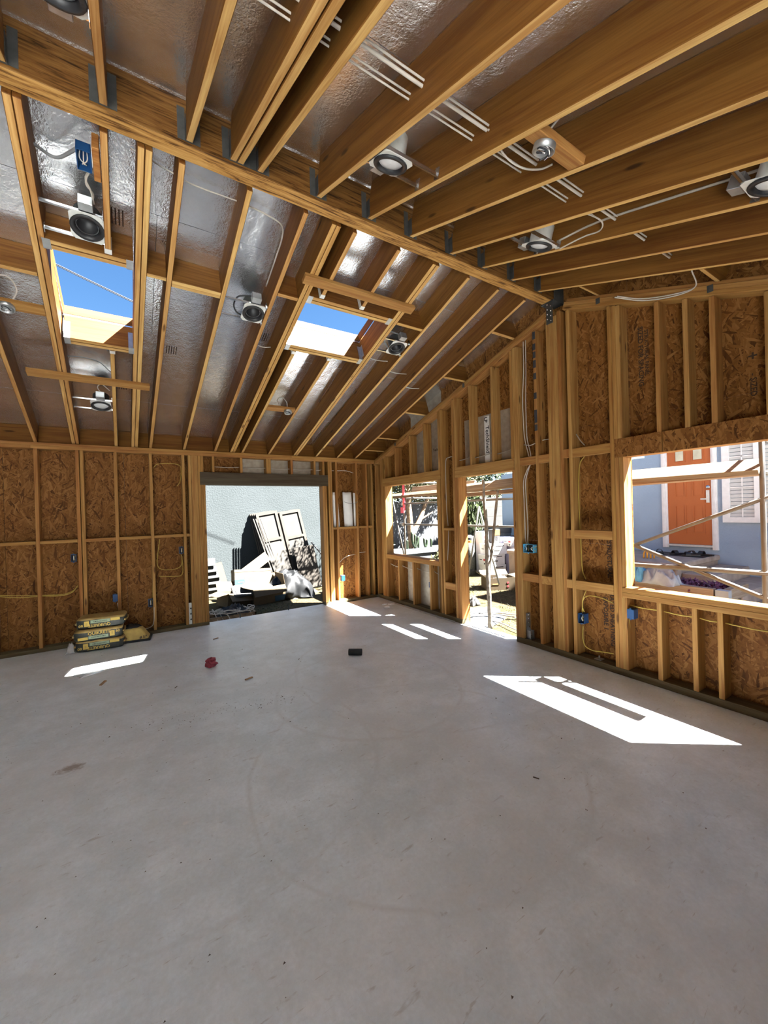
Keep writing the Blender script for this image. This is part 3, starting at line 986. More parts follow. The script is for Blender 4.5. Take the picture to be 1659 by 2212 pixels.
downlight('N', -1.215, 4.505, -1.512 + T, -1.122, True, 'recessed ceiling light with pale lens near the gable end of the ridge beam', dark=False)
downlight('N', -1.235, 5.80, -1.512 + T, -1.122, True, 'recessed ceiling light far down the near slope by the gable wall', dark=False)
downlight('N', -4.06, 4.52, -4.36 + T, -3.962, False, 'recessed ceiling light on a lit plate on the near slope above the beam')
tube('light_lead', [slope_frame('F', -2.885, 2.70) @ Vector(p) for p in ((-.02, -.13, .08), (-.14, -.10, .07), (-.17, -.02, .05), (-.14, .05, .04), (-.09, .07, .03))], .007, BLACK)
tag(bpy.data.objects['light_lead'], 'thick black lead looping out of a recessed light', 'cable')

def round_box(side, x, d, xa, xb, label, wires):
    M = slope_frame(side, x, d, 0)
    t = thing('ceiling_outlet_box', label, 'junction box', M=M, group='round ceiling boxes on wood blocks')
    blk = obj('mounting_block', box_mesh(xb - xa, .089, T), W, t, M @ Matrix.Translation(((xa + xb) / 2 - x, 0, T / 2 + .001)))
    lathe('box_shell', [(.050, 0), (.052, -.03), (.047, -.03), (.046, -.004), (0, -.004)], STEEL, t, M)
    for k in range(wires):
        g = rnd.random() * 6.28
        tube('wire', [M @ Vector((.03 * math.cos(g + a), .03 * math.sin(g + a), -.012 - .012 * i)) for i, a in enumerate((0, 1.2, 2.3, 3.3))], .0035, (INK, CHROME, BLACK)[k % 3], t)
    return t
round_box('N', -2.19, 5.245, -2.326 + T, -1.939, 'round steel ceiling box with curled wires on a wood block beyond the ridge beam', 5)
round_box('F', -2.075, 1.235, xf(6, 1.2) + T, xf(7, 1.2), 'round steel ceiling box on a wood block below the wide skylight', 4)
round_box('F', -4.655, 2.22, xf(0, 2.2) + T, xf(1, 2.2), 'round steel ceiling box on a wood block left of the narrow skylight', 4)

cable_n = [0]
def cable(pts, r, mat, label, group=None, name='cable', sub=6):
    o = tube(name, pts, r, mat, None, sub, 6)
    return tag(o, label, 'cable', group)
# straight cable runs drilled through the near rafters
for i, (y, z, r) in enumerate(((-5.02, 3.505, .008), (-5.034, 3.518, .005), (-4.92, 3.535, .0045), (-4.933, 3.548, .0045))):
    xr = (-.33, -.33, -1.5, -1.1)[i]
    cable([(-3.45, y, z), (-2.9, y, z - .006), (-2.2, y + .004, z + .004), (-1.5, y, z), (xr, y, z)], r, CABW, ('thickest white cable drilled straight through the near rafters', 'thin white cable touching the thickest one through the near rafters', 'thin white cable nearest the ridge beam drilled through the near rafters', 'thin white cable paired with the one nearest the ridge beam')[i], 'cables through the near rafters')
# looped feeds on the near side
cable([(-2.33, -5.03, 3.50), (-2.20, -5.03, 3.42), (-2.08, -5.04, 3.41), (-1.965, -5.06, 3.44), (-1.945, -5.12, 3.43)], .005, CABW, 'thin white cable sagging behind the round box block')
cable([(-2.19, -5.25, 3.36), (-2.17, -5.36, 3.42), (-2.19, -5.50, 3.46), (-2.27, -5.56, 3.47)], .005, CABW, 'white cable curving up from the round box on the near slope')
cable([(-1.13, -4.62, 3.60), (-1.125, -4.9, 3.56), (-1.126, -5.3, 3.44), (-1.126, -5.75, 3.30), (-1.13, -5.95, 3.25)], .007, CABW, 'grey-white cable stapled along a rafter side on the near slope')
cable([(-1.125, -4.62, 3.54), (-1.126, -4.8, 3.52), (-1.13, -4.92, 3.49), (-1.20, -4.97, 3.50), (-1.35, -4.93, 3.53)], .005, CABW, 'short white cable bending round a hole by the gable-end light')
for k in range(2):
    cable([(-.28, -4.60 + .02 * k, 3.42), (-.10, -4.72, 3.39 - .015 * k), (-.07, -4.95, 3.33 - .015 * k), (-.10, -5.10, 3.31), (-.28, -5.14, 3.36)], .005, CABW, 'white cable slung in a loop under the last rafter by the gable', 'cable loops by the gable')
# far side
cable([(-4.35, -3.70, 3.99), (-4.352, -3.54, 3.92), (-4.335, -3.37, 3.86), (-4.28, -3.325, 3.84), (-4.20, -3.31, 3.83), (-4.10, -3.42, 3.84), (-4.05, -3.50, 3.81)], .010, CABG, 'thick dark cable sweeping across the foil to the blue ceiling box')
cable([(-3.82, -3.48, 3.93), (-3.6, -3.44, 3.91), (-3.452, -3.432, 3.886), (-3.15, -3.43, 3.89)], .005, CABW, 'thin pale cable strung across the foil beside the ridge beam', 'thin cables on the foil')
cable([(-3.13, -3.434, 3.887), (-2.96, -3.42, 3.88), (-2.83, -3.38, 3.87), (-2.795, -3.28, 3.838), (-2.79, -3.115, 3.79), (-2.79, -2.8, 3.69)], .006, CABW, 'pale cable arching down the side of a rafter left of the wide skylight')
tb = thing('ceiling_switch_box', 'dark blue plastic box on a short wood block under the ridge beam', 'junction box', (-4.045, -3.52, 3.72))
Mb = slope_frame('F', -4.055, 3.52, .0)
obj('mounting_block', box_mesh(.035, .20, .12), W, tb, Mb @ Matrix.Translation((.06, 0, .06)))
g = join_geo([box_geo((-.035, -.06, 0), (-.031, .06, .07)), box_geo((.031, -.06, 0), (.035, .06, .07)), box_geo((-.035, -.06, 0), (.035, -.056, .07)), box_geo((-.035, .056, 0), (.035, .06, .07)), box_geo((-.035, -.06, .066), (.035, .06, .07))])
obj('box_shell', mesh('box_shell', *g), BLUE, tb, Mb)
for k in range(3): tube('wire', [Mb @ Vector(p) for p in ((-.015 + .015 * k, -.03, .06), (-.02 + .018 * k, 0, .015), (.01 - .01 * k, .03, .012))], .003, CABW, tb)
for (u0, v0, pts) in ((0, 0, [(-4.02, -3.42, 3.76), (-4.05, -3.37, 3.74), (-4.06, -3.30, 3.73), (-4.03, -3.24, 3.72), (-4.05, -3.15, 3.70)]), (0, 0, [(-4.0, -3.40, 3.80), (-4.06, -3.34, 3.75), (-4.04, -3.27, 3.72), (-4.03, -3.18, 3.70)])):
    cable(pts, .006, CABW, 'white cable curling from the blue ceiling box to the light above the narrow skylight', 'leads above the narrow skylight')
for d, xa, xb, dz in ((2.25, -2.42, -2.02, .1), (2.27, -1.95, -1.60, .1), (2.35, -1.51, -1.19, .1), (2.2, -1.13, -.8, .1), (1.97, -.73, -.42, .1), (2.2, -2.74, -2.58, .1)):
    q = lambda x, s: Vector((x, -d, ZF(d) + dz - s))
    cable([q(xa, 0), q((xa + xb) / 2, .015), q(xb, 0)], .005, CABW, 'short white cable bridging two rafters below the wide skylight', 'cable bridges between far rafters')
cable([slope_frame('F', -2.075, 1.235) @ Vector(p) for p in ((0, .03, .02), (-.02, -.05, .10), (-.10, -.09, .14), (-.14, -.04, .12), (-.09, .01, .08))], .005, CABW, 'looped white lead above the round box below the wide skylight')
cable([slope_frame('F', -4.655, 2.22) @ Vector(p) for p in ((.02, 0, .02), (.07, -.08, .10), (.03, -.16, .14), (-.06, -.16, .12))], .006, CABW, 'looped white lead above the round box left of the narrow skylight')
cable([slope_frame('F', -4.135, .9) @ Vector(p) for p in ((.02, -.13, .08), (-.02, -.2, .12), (.02, -.24, .14), (.09, -.16, .12))], .005, CABW, 'looped lead above the pale-lens light near the back wall')
for dd, u in ((1.75, 0), (1.42, 1)):
    cable([(xf(1.1, dd) + T, -dd - .03, ZF(dd) + .18), (-4.25, -dd, ZF(dd) + .20), (-4.12, -dd + .04, ZF(dd) + .19), (-4.03, -dd + .16, ZF(dd) + .14)], .004, CABG, 'thin grey cable crossing the foil below the narrow skylight', 'thin cables below the narrow skylight')
cable([slope_frame('F', -1.285, 2.69) @ Vector(p) for p in ((-.03, -.12, .1), (-.13, -.10, .12), (-.15, .0, .09), (-.09, .04, .03))], .006, CABG, 'looped grey lead beside the wide skylight light')

# ---- wall boxes ---------------------------------------------------------------
def wall_box(M, w_, h_, dep, label, mat, blank=False, wires=3, group=None):
    """plastic device box; local X across, Y up, Z out of the wall"""
    t = thing('outlet_box', label, 'outlet box', M=M, group=group)
    e = .003
    if blank:
        obj('box_shell', box_mesh(w_, h_, dep), mat, t, M @ Matrix.Translation((0, 0, -dep / 2)))
    else:
        g = join_geo([box_geo((-w_ / 2, -h_ / 2, -dep), (w_ / 2, h_ / 2, -dep + e)), box_geo((-w_ / 2, -h_ / 2, -dep), (-w_ / 2 + e, h_ / 2, 0)), box_geo((w_ / 2 - e, -h_ / 2, -dep), (w_ / 2, h_ / 2, 0)),
                      box_geo((-w_ / 2, -h_ / 2, -dep), (w_ / 2, -h_ / 2 + e, 0)), box_geo((-w_ / 2, h_ / 2 - e, -dep), (w_ / 2, h_ / 2, 0))])
        obj('box_shell', mesh('box_shell', *g), mat, t, M)
        obj('box_inside', box_mesh(w_ - .008, h_ - .008, .003), BLACK, t, M @ Matrix.Translation((0, 0, -dep + .006)))
    for s in (-1, 1):
        obj('screw_tab', box_mesh(.014, .012, .004), mat, t, M @ Matrix.Translation((0, s * (h_ / 2 + .004), -.003)))
    for k in range(wires):
        x = (k - (wires - 1) / 2) * w_ * .25
        tube('wire', [M @ Vector((x, -h_ * .3, -.03)), M @ Vector((x * .6, 0, -.012)), M @ Vector((x * 1.2, h_ * .3, -.03))], .003, (INK, WHITE, CABY)[k % 3], t)
    return t
def MB(x, z, y=-.005): return frame((x, y, z), (1, 0, 0), (0, 0, 1))           # faces into the room from the back wall
def MR(y, z, x=-.005): return frame((x, y, z), (0, -1, 0), (0, 0, 1))          # from the right wall
wall_box(MB(-4.515, 1.13), .055, .095, .07, 'dark blue outlet box at mid height on the double stud above the cement bags', BLUE)
wall_box(MB(-4.09, .56), .055, .095, .07, 'blue blank-faced outlet box on the stud just above the cement bags', BLUE, True, 0)
wall_box(MB(-3.685, .435), .058, .10, .07, 'blue outlet box with loose wires low on a back wall stud', BLUE)
wall_box(MB(-3.285, 1.135), .055, .095, .07, 'dark outlet box at mid height beside the wide opening post', BLUE)
wall_box(MB(-.695, .43, .03), .07, .10, .06, 'blue outlet box in the sunlit bay right of the wide opening', BLUE, True, 0)
wall_box(MR(-3.40, 1.135), .135, .10, .07, 'triple-width light blue switch box beside the doorway post', BLUEL, wires=6)
wall_box(MR(-4.025, .455), .065, .10, .08, 'open blue outlet box low on a stud left of the large window', BLUE)
wall_box(MR(-4.505, .60), .062, .09, .08, 'closed blue outlet box under the large window sill', BLUE, True, 0)
wall_box(MR(-1.525, .44, .03), .05, .085, .06, 'small dark blue outlet box under the garden window', BLUE, True, 0)
for nm, y, z in (('a', -4.058, .455), ('b', -4.537, .60)):
    pass

# ---- wall cables ----------------------------------------------------------------
def rpts(l, x=.05): return [at(u, v, x=x) for u, v in l]
def bpts(l, y=.05): return [at(u, v, y=y) for u, v in l]
for k in range(4):
    dx = (k % 2) * 5; 
    cable(rpts([(1130 + dx, 735), (1131 + dx, 800), (1129 + dx * 1.3, 860), (1131 + dx * 1.2, 920), (1134 + dx, 950), (1141 + dx, 980), (1146, 1000), (1139 + dx * .5, 1015), (1131 + dx * .9, 1040), (1132 + dx, 1080), (1134 + dx * 1.2, 1130), (1135 + dx, 1165), (1138, 1178)], .045 + .012 * (k // 2)), .0055, CABW,
          'white cable in the bundle dropping from the rake plate to the light blue switch box', 'white cable bundle')
cable(rpts([(1132, 961), (1145, 962), (1155, 958), (1163, 954)], .05), .005, CABW, 'short white cable between studs beside the cable bundle')
cable(rpts([(1172, 951), (1182, 949), (1192, 948)], .05), .005, CABW, 'short white cable entering the ridge post studs')
cable(rpts([(1245, 938), (1254, 952), (1263, 962)], .06), .005, CABW, 'short pale cable dropping behind the blocking right of the ridge post')
cable(rpts([(1263, 985), (1252, 1005), (1250, 1060), (1252, 1120), (1255, 1180), (1258, 1230), (1266, 1252)], .075), .0048, CABY, 'yellow cable stapled down the stud right of the ridge post')
cable(rpts([(1266, 1276), (1259, 1295), (1258, 1312), (1258, 1325)], .03), .0048, CABY, 'yellow cable dropping into the open blue box', 'yellow cables at the open blue box')
cable(rpts([(1325, 1303), (1300, 1292), (1275, 1287), (1262, 1292), (1258, 1308), (1262, 1322)], .03), .0048, CABY, 'yellow cable arching into the open blue box', 'yellow cables at the open blue box')
cable(rpts([(1260, 1352), (1259, 1375), (1264, 1395), (1280, 1405), (1300, 1408), (1325, 1412)], .03), .0048, CABY, 'yellow cable hanging below the open blue box to the window post')
for a, b, k in ((-4.465, -4.722, 0), (-4.76, -4.981, 1), (-5.02, -5.149, 2), (-5.187, -5.50, 3)):
    cable([(.05, a, .672 - .004 * k), (.045, (a + b) / 2, .665 - .004 * k), (.05, b, .668 - .004 * k)], .0055, CABY, 'yellow cable crossing the %s stud bay from the post under the large window' % ('first', 'second', 'third', 'fourth')[k], 'yellow cables under the large window')
cable([(.03, -4.475, .545), (.05, -4.472, .46), (.06, -4.468, .36), (.06, -4.468, .24)], .0048, CABY, 'yellow cable running down the stud below the closed blue box')
for a, b in ((-.37, -.70), (-.74, -1.12), (-1.16, -1.56), (-1.60, -1.79)):
    cable([(.07, a, .655), (.06, (a + b) / 2, .63), (.07, b, .62)], .0055, CABW, 'pale cable crossing a stud bay under the garden window', 'pale cables under the garden window')
cable(rpts([(985, 985), (970, 988), (963, 996), (963, 1040), (965, 1100), (968, 1136)], .06), .006, CABW, 'cream cable bending down the narrow bay between garden window and doorway')
cable(rpts([(969, 1146), (968, 1190), (965, 1235)], .06), .005, CABW, 'cream cable hanging below the block between garden window and doorway')
for a, b in ((-2.24, -2.50), (-2.54, -2.89), (-2.93, -3.19)):
    cable([(.06, a, 2.30), (.06, (a + b) / 2, 2.31), (.06, b, 2.335)], .0055, CABW, 'pale cable passing through cripple studs over the doorway', 'pale cables over the doorway')
# back wall wiring
cable(bpts([(0, 1289), (40, 1291), (90, 1288), (130, 1287), (155, 1280), (168, 1265)], .03), .0048, CABY, 'yellow cable sagging across two bays of the back wall', 'yellow cables across the back wall')
cable(bpts([(0, 1286), (40, 1287), (90, 1286), (135, 1284), (158, 1276), (167, 1266)], .04), .0048, CABY, 'yellow cable sagging across two bays of the back wall', 'yellow cables across the back wall')
cable(bpts([(332, 1010), (340, 1003), (365, 1001), (388, 1006), (391, 1025), (388, 1042), (382, 1050)], .04), .0048, CABY, 'yellow cable looped high in the last bay before the wide opening')
cable(bpts([(345, 1165), (341, 1195), (340, 1220), (350, 1230), (375, 1230), (391, 1222), (393, 1205), (391, 1198)], .04), .0048, CABY, 'yellow cable looping up to the box beside the wide opening post', 'yellow loops beside the opening post')
cable(bpts([(343, 1245), (370, 1245), (391, 1243), (395, 1230), (393, 1200)], .05), .0048, CABY, 'yellow cable looping up to the box beside the wide opening post', 'yellow loops beside the opening post')
cable(bpts([(328, 1040), (325, 1100), (327, 1160), (330, 1220), (330, 1290)], .012), .0048, CABY, 'yellow cable stapled down a back wall stud to a low blue box')
cable(bpts([(333, 1312), (332, 1345), (322, 1356), (300, 1360), (285, 1358)], .0), .005, CABW, 'thin white cable trailing from the low blue box to the floor')
cable(bpts([(254, 1302), (257, 1325), (257, 1345)], .03), .005, CABW, 'short white cable below the blank blue box')
for a, b in ((-2.8, -2.44), (-2.39, -2.03), (-1.95, -1.63), (-1.58, -1.22), (-1.17, -1.06)):
    cable([(a, .05, 2.36), ((a + b) / 2, .045, 2.355), (b, .05, 2.365)], .0055, CABW, 'pale cable passing through cripple studs over the wide opening', 'pale cables over the wide opening')
cable([(-.875, .05, 2.36), (-.815, .05, 2.36)], .0055, CABW, 'pale cable stub by the king stud right of the wide opening')
cable([(-.77, .05, 2.36), (-.58, .045, 2.365), (-.42, .05, 2.33)], .0055, CABW, 'pale cable crossing the bay above the stored paper')
cable([(-.75, .08, .70), (-.66, .07, .78), (-.55, .07, .82), (-.41, .08, .83)], .0055, CABW, 'pale cable draped across the sunlit bay beside the wide opening')
cable([(-.36, .08, .86), (-.28, .07, .86), (-.2, .08, .86)], .0055, CABW, 'pale cable crossing the last bay before the corner')
cable([(-.66, -.008, 1.80), (-.56, -.012, 1.775), (-.45, -.012, 1.775), (-.38, -.008, 1.80)], .004, CABG, 'dark wire holding the paper rolls in the stud bay')

# ---- papers stored in the stud bays
def paper_roll(x0, x1, z0, z1, y, lean, label, M=None):
    vs_, fs = [], []
    n, m_ = 8, 10
    for j in range(m_ + 1):
        for i in range(n + 1):
            u = i / n; v = j / m_
            x = x0 + (x1 - x0) * u + lean * (1 - v)
            yy = y - .03 * math.sin(math.pi * u) + .008 * noise.noise(Vector((u * 4 + x0 * 9, v * 3, 1)))
            vs_.append((x, yy, z0 + (z1 - z0) * v + .01 * noise.noise(Vector((u * 5, v, x0)))))
    for j in range(m_):
        for i in range(n):
            a = j * (n + 1) + i
            fs.append([a, a + 1, a + n + 2, a + n + 1])
    o = obj('paper_sheet', mesh('paper_sheet', vs_, fs), PAPER, smooth=True)
    o.modifiers.new('t', 'SOLIDIFY').thickness = .012
    return tag(o, label, 'paper')
paper_roll(-.872, -.80, 1.353, 1.975, .06, .03, 'white folded paper sheet leaning on the blocking beside the wide opening king stud')
paper_roll(-.81, -.745, 1.353, 1.97, .085, .04, 'second narrow white paper sheet behind the folded one in the same bay')
paper_roll(-.655, -.475, 1.353, 1.975, .05, .02, 'broad white paper wrapped sheet standing on the blocking in the middle bay')
paper_roll(-.435, -.372, 1.353, 1.965, .07, .005, 'slim white paper strip standing against the stud in the middle bay')

# ================================================================== THINGS ON THE FLOOR
def pillow_box(L, Wd, H, seed, nx=14, ny=10, nz=6, sag=.02):
    """filled bag: box with rounded edges, bulging faces and soft dents"""
    bm = bmesh.new()
    bmesh.ops.create_cube(bm, size=2.0)
    bmesh.ops.subdivide_edges(bm, edges=bm.edges[:], cuts=7, use_grid_fill=True)
    for v in bm.verts:
        c = v.co.copy()
        e = 10.0
        k = (abs(c.x) ** e + abs(c.y) ** e + abs(c.z) ** 6) ** (1 / e)
        c = c / max(k, 1e-6) if k > 1 else c
        n_ = noise.noise(c * 1.8 + Vector((seed, 0, seed))) * .05 + noise.noise(c * 5 + Vector((seed, 3, 0))) * .025
        pinch = 1 - .05 * abs(c.x) ** 6
        v.co = Vector((c.x * L / 2 * (1 + n_ * .3), c.y * Wd / 2 * (1 + n_), c.z * H / 2 * pinch * (1 + n_ * 1.4)))
    return bm_mesh('bag_body', bm)

def cement_bag(M, label, flip, seed):
    t = thing('cement_bag', label, 'cement bag', M=M, group='stacked cement bags')
    L, Wd, H = .50, .30, .135
    obj('bag_body', pillow_box(L, Wd, H, seed), BAG, t, M @ Matrix.Translation((0, 0, H / 2)), smooth=True)
    f = M @ frame((0, -Wd / 2 - .006, H / 2), (-1 if flip else 1, 0, 0), (0, 0, -1 if flip else 1))
    def patch(nm, x0, x1, y0, y1, m, z=.0):
        obj(nm, mesh(nm, *box_geo((x0, y0, -.002 + z), (x1, y1, .0015 + z))), m, t, f)
    patch('label_strip', -.10, .10, -.040, -.004, BAGG)
    patch('label_block', .115, .165, -.035, .030, BAGY)
    patch('label_block', -.205, -.105, -.045, -.012, BAGY)
    patch('label_block', .13, .15, -.015, .02, TANY, .001)
    letters('brand_lettering', 'QUIKRETE', .050, BAGY, t, f @ Matrix.Translation((.01, .024, .001)), .001)
    letters('weight_lettering', '60', .045, BAGY, t, f @ Matrix.Translation((.198, .018, .001)), .001)
    letters('mix_lettering', 'CONCRETE MIX', .020, INK, t, f @ Matrix.Translation((0, -.022, .002)), .0003)
    for s in (-1, 1):
        tube('end_seam', [M @ Vector((s * (L / 2 + .004), -.12, H * .5)), M @ Vector((s * (L / 2 + .012), 0, H * .45)), M @ Vector((s * (L / 2 + .004), .12, H * .5))], .012, BAG, t)
    return t
bq = Vector((-4.235, -.205, 0))
rb = math.radians(-1)
def bagM(dx, dy, dz, rz): return Matrix.Translation(bq + Vector((dx, dy, dz))) @ Matrix.Rotation(math.radians(rz), 4, 'Z')
cement_bag(bagM(0, -.005, 0, -6), 'yellow and black cement bag at the bottom of the stack by the back wall', True, 1)
cement_bag(bagM(-.015, -.02, .132, -3), 'yellow and black cement bag in the middle of the stack, lettering upright', False, 2)
cement_bag(bagM(.015, .035, .264, -7), 'yellow and black cement bag topmost on the stack, tan paper top', True, 3)
# loose end flap of plastic wrap by the stack
tag(crumple('plastic_wrap', (.09, .16, .10), FILM, None, Matrix.Translation((-4.545, -.22, .0)), seed=5, nx=12, ny=10), 'scrap of clear wrap hanging at the end of the cement bags', 'plastic')
# opened, half-empty bag
hb = thing('opened_bag', 'half empty tan cement bag with torn dark mouth beside the stack', 'cement bag', (-3.86, -.16, 0), math.radians(-8))
me = pillow_box(.30, .24, .17, 9)
for v in me.vertices:
    k = (v.co.z + .085) / .17
    v.co.x *= 1.1 - .35 * k
    v.co.y *= 1.05 - .4 * k
    v.co.x -= .05 * k
obj('bag_body', me, TANY, hb, BASE[hb.name] @ Matrix.Translation((0, 0, .085)), smooth=True)
crumple('torn_mouth', (.22, .17, .06), BLACK, hb, BASE[hb.name] @ Matrix.Translation((-.06, .03, .145)), seed=11, nx=14, ny=12)
obj('bag_bottom', box_mesh(.34, .25, .03, .01), BLACK, hb, BASE[hb.name] @ Matrix.Translation((0, 0, .016)))
letters('bag_lettering', '# 57', .045, INK, hb, BASE[hb.name] @ frame((.09, -.13, .06), (1, 0, .05), (0, .3, 1)), .001)

# crumpled red cloth
rc = obj('red_cloth', bm_mesh('red_cloth', (lambda b: (bmesh.ops.create_icosphere(b, subdivisions=4, radius=1.0), b)[1])(bmesh.new())), CLOTHR, None, Matrix.Translation((-3.195, -1.79, .045)), smooth=True)
for v in rc.data.vertices:
    c = v.co.copy()
    f = .95 - abs(noise.noise(c * 1.3)) * .75 + .10 * noise.noise(c * 2.7)
    v.co = Vector((c.x * .075 * f, c.y * .06 * f, max(-.044, c.z * .062 * f)))
tag(rc, 'crumpled dark red cloth on the open concrete floor', 'cloth')
# short length of black pipe
pd = Vector((.122, -.092, 0)).normalized()
pm = frame((-1.785, -2.42, .036), (0, 0, 1), pd.cross(Vector((0, 0, 1))))
pm = Matrix((Vector((0, 0, 1)), pd.cross(Vector((0, 0, 1))).normalized() * -1, pd)).transposed().to_4x4()
pm.translation = Vector((-1.785, -2.42, .0365))
tag(lathe('pipe_offcut', [(.030, -.075), (.036, -.075), (.036, .075), (.030, .075), (.030, -.075)], RUBBER, None, pm, 28), 'short black pipe offcut lying on the concrete floor', 'pipe')
# clear plastic scrap by the light patch
tag(crumple('clear_plastic', (.24, .14, .022), FILM, None, Matrix.Translation((-4.29, -1.18, 0)) @ Matrix.Rotation(.5, 4, 'Z'), seed=3, nx=26, ny=18, freq=12), 'flat scrap of clear plastic beside the bright floor patch', 'plastic')
# white rings near the corner
for i, (x, y, r, lab) in enumerate(((-.13, -.66, .06, 'larger flat white plastic ring on the floor under the garden window'), (-.24, -.62, .045, 'small white plastic ring leaning by the larger ring'), (-.30, -.79, .05, 'white plastic cap on the floor nearest the light patch in the corner'))):
    pr = [(r * .45, 0), (r, 0), (r, .008), (r * .8, .016), (r * .45, .012), (r * .45, 0)] if i < 2 else [(0, .0), (r, 0), (r, .006), (r * .5, .02), (0, .022)]
    tag(lathe('plastic_ring', pr, WHITE, None, Matrix.Translation((x, y, 0.001))), lab, 'plastic ring')
# steel strip along the plate
for i, (y0, y1, x) in enumerate(((-.62, -1.88, -.050), (-.9, -2.14, -.028))):
    o = obj('steel_strip', mesh('steel_strip', *join_geo([box_geo((x - .012, y1, 0), (x + .012, y0, .003)), box_geo((x + .009, y1, 0), (x + .012, y0, .016))])), STEEL)
    tag(o, ('long steel angle strip on the floor along the plate under the garden window', 'second steel strip reaching towards the doorway beside the wall plate')[i], 'metal strip')
# wood and mud scraps
scr = [(-4.155, -1.592, .10, 1.2, 'thin dark wood splinter near the bright floor patch'), (-2.985, -.783, .07, .4, 'dark wood chip on the floor before the wide opening'), (-3.562, -2.132, .035, .9, 'small dark mud clod on the left of the floor'),
       (-1.877, -4.86, .035, 2.0, 'small dark chip in the foreground of the slab'), (-2.94, -2.35, .08, .3, 'thin grey stick on the floor right of the mud clod'), (-2.35, -2.15, .03, 1.0, 'tiny dark chip left of the black pipe offcut')]
for (x, y, s, a, lab) in scr:
    o = obj('floor_scrap', box_mesh(s, s * .22, s * .12, .001), SCRAPW if s > .05 else DIRT, None, Matrix.Translation((x, y, s * .06)) @ Matrix.Rotation(a, 4, 'Z'))
    tag(o, lab, 'scrap')
g = []
for i in range(420):
    if i < 160:
        tt = rnd.random(); x = -3.9 + 1.3 * tt + rnd.gauss(0, .07); y = -2.75 - .25 * tt + rnd.gauss(0, .07)
    else:
        x = rnd.uniform(-4.8, -.2); y = rnd.uniform(-5.6, -.3)
    s = rnd.uniform(.002, .005) if i % 12 else rnd.uniform(.005, .009)
    g.append(([(x - s, y - s * .6, .0005), (x + s, y - s * .4, .0005), (x + s * .3, y + s, .0005), (x, y, .0005 + s * .7)], [[0, 1, 3], [1, 2, 3], [2, 0, 3]]))
tag(obj('floor_grit', mesh('floor_grit', *join_geo(g)), DIRT), 'dark grit and crumbs scattered over the concrete slab', 'grit', kind='stuff')

# ================================================================== OUTSIDE
GZ = -.15
gr = obj('ground', mesh('ground', *box_geo((-30, -30, GZ - .3), (30, 30, GZ))), GROUND)
tag(gr, kind='structure')
# unseen pale slab added beyond the near wall to bounce sunlight indoors
tag(obj('bounce_slab', mesh('bounce_slab', *box_geo((-12, -14, GZ), (4, YN - .152, GZ + .06))), CONC), kind='structure')

nb = struct('wall_neighbor')
obj('wall_face', mesh('wall_face', *box_geo((-14, 3.0, GZ), (1.0, 7, 3.05))), STUC, nb)
gwall = struct('wall_garden')
obj('wall_face', mesh('wall_face', *box_geo((1.0, 2.45, GZ), (4.7, 2.65, 1.82))), STUG, gwall)
obj('wall_cap', mesh('wall_cap', *box_geo((1.0, 2.43, 1.82), (4.7, 2.67, 1.86))), STUG, gwall)

# ---- leaves
def leaf_geo(cen, rad, n, size, seed, droop=0.0, long=1.0, shell=.35):
    r = random.Random(seed)
    vs_, fs = [], []
    cen = Vector(cen)
    while len(fs) < n:
        p = Vector((r.uniform(-1, 1), r.uniform(-1, 1), r.uniform(-1, 1)))
        if p.length > 1 or p.length < shell * r.random(): continue
        if noise.noise(p * 2.2 + Vector((seed, 0, 0))) < -.08: continue
        q = cen + Vector((p.x * rad[0], p.y * rad[1], p.z * rad[2]))
        a = Vector((r.gauss(0, 1), r.gauss(0, 1), r.gauss(0, 1) - droop * 2)).normalized() * size * r.uniform(.6, 1.3) * long
        b = a.cross(Vector((r.gauss(0, 1), r.gauss(0, 1), r.gauss(0, 1)))).normalized() * size * r.uniform(.25, .45)
        k = len(vs_)
        vs_ += [q - a * .5, q + b * .5, q + a * .5, q - b * .5]
        fs.append([k, k + 1, k + 2, k + 3])
    return vs_, fs

def tree(name, label, trunk_pts, trunk_r, clouds, mats, group=None, cat='tree', bark=None):
    b = Vector(trunk_pts[0][0])
    t = thing(name, label, cat, b, group=group)
    for i, pts in enumerate(trunk_pts):
        sp = spline(pts, 6)
        r0 = trunk_r[i]
        rr = [r0 * (1 - .5 * k / (len(sp) - 1)) for k in range(len(sp))]
        tube('trunk' if i == 0 else 'branch', sp, rr, bark or BARK, t, sub=1, n=9)
    for i, (c, rad, n, s, dr, lg) in enumerate(clouds):
        vs_, fs = leaf_geo(c, rad, n, s, i * 7 + len(name), dr, lg)
        o = obj('foliage', mesh('foliage', vs_, fs), mats[i % len(mats)], t)
        o['kind'] = 'stuff'
    return t

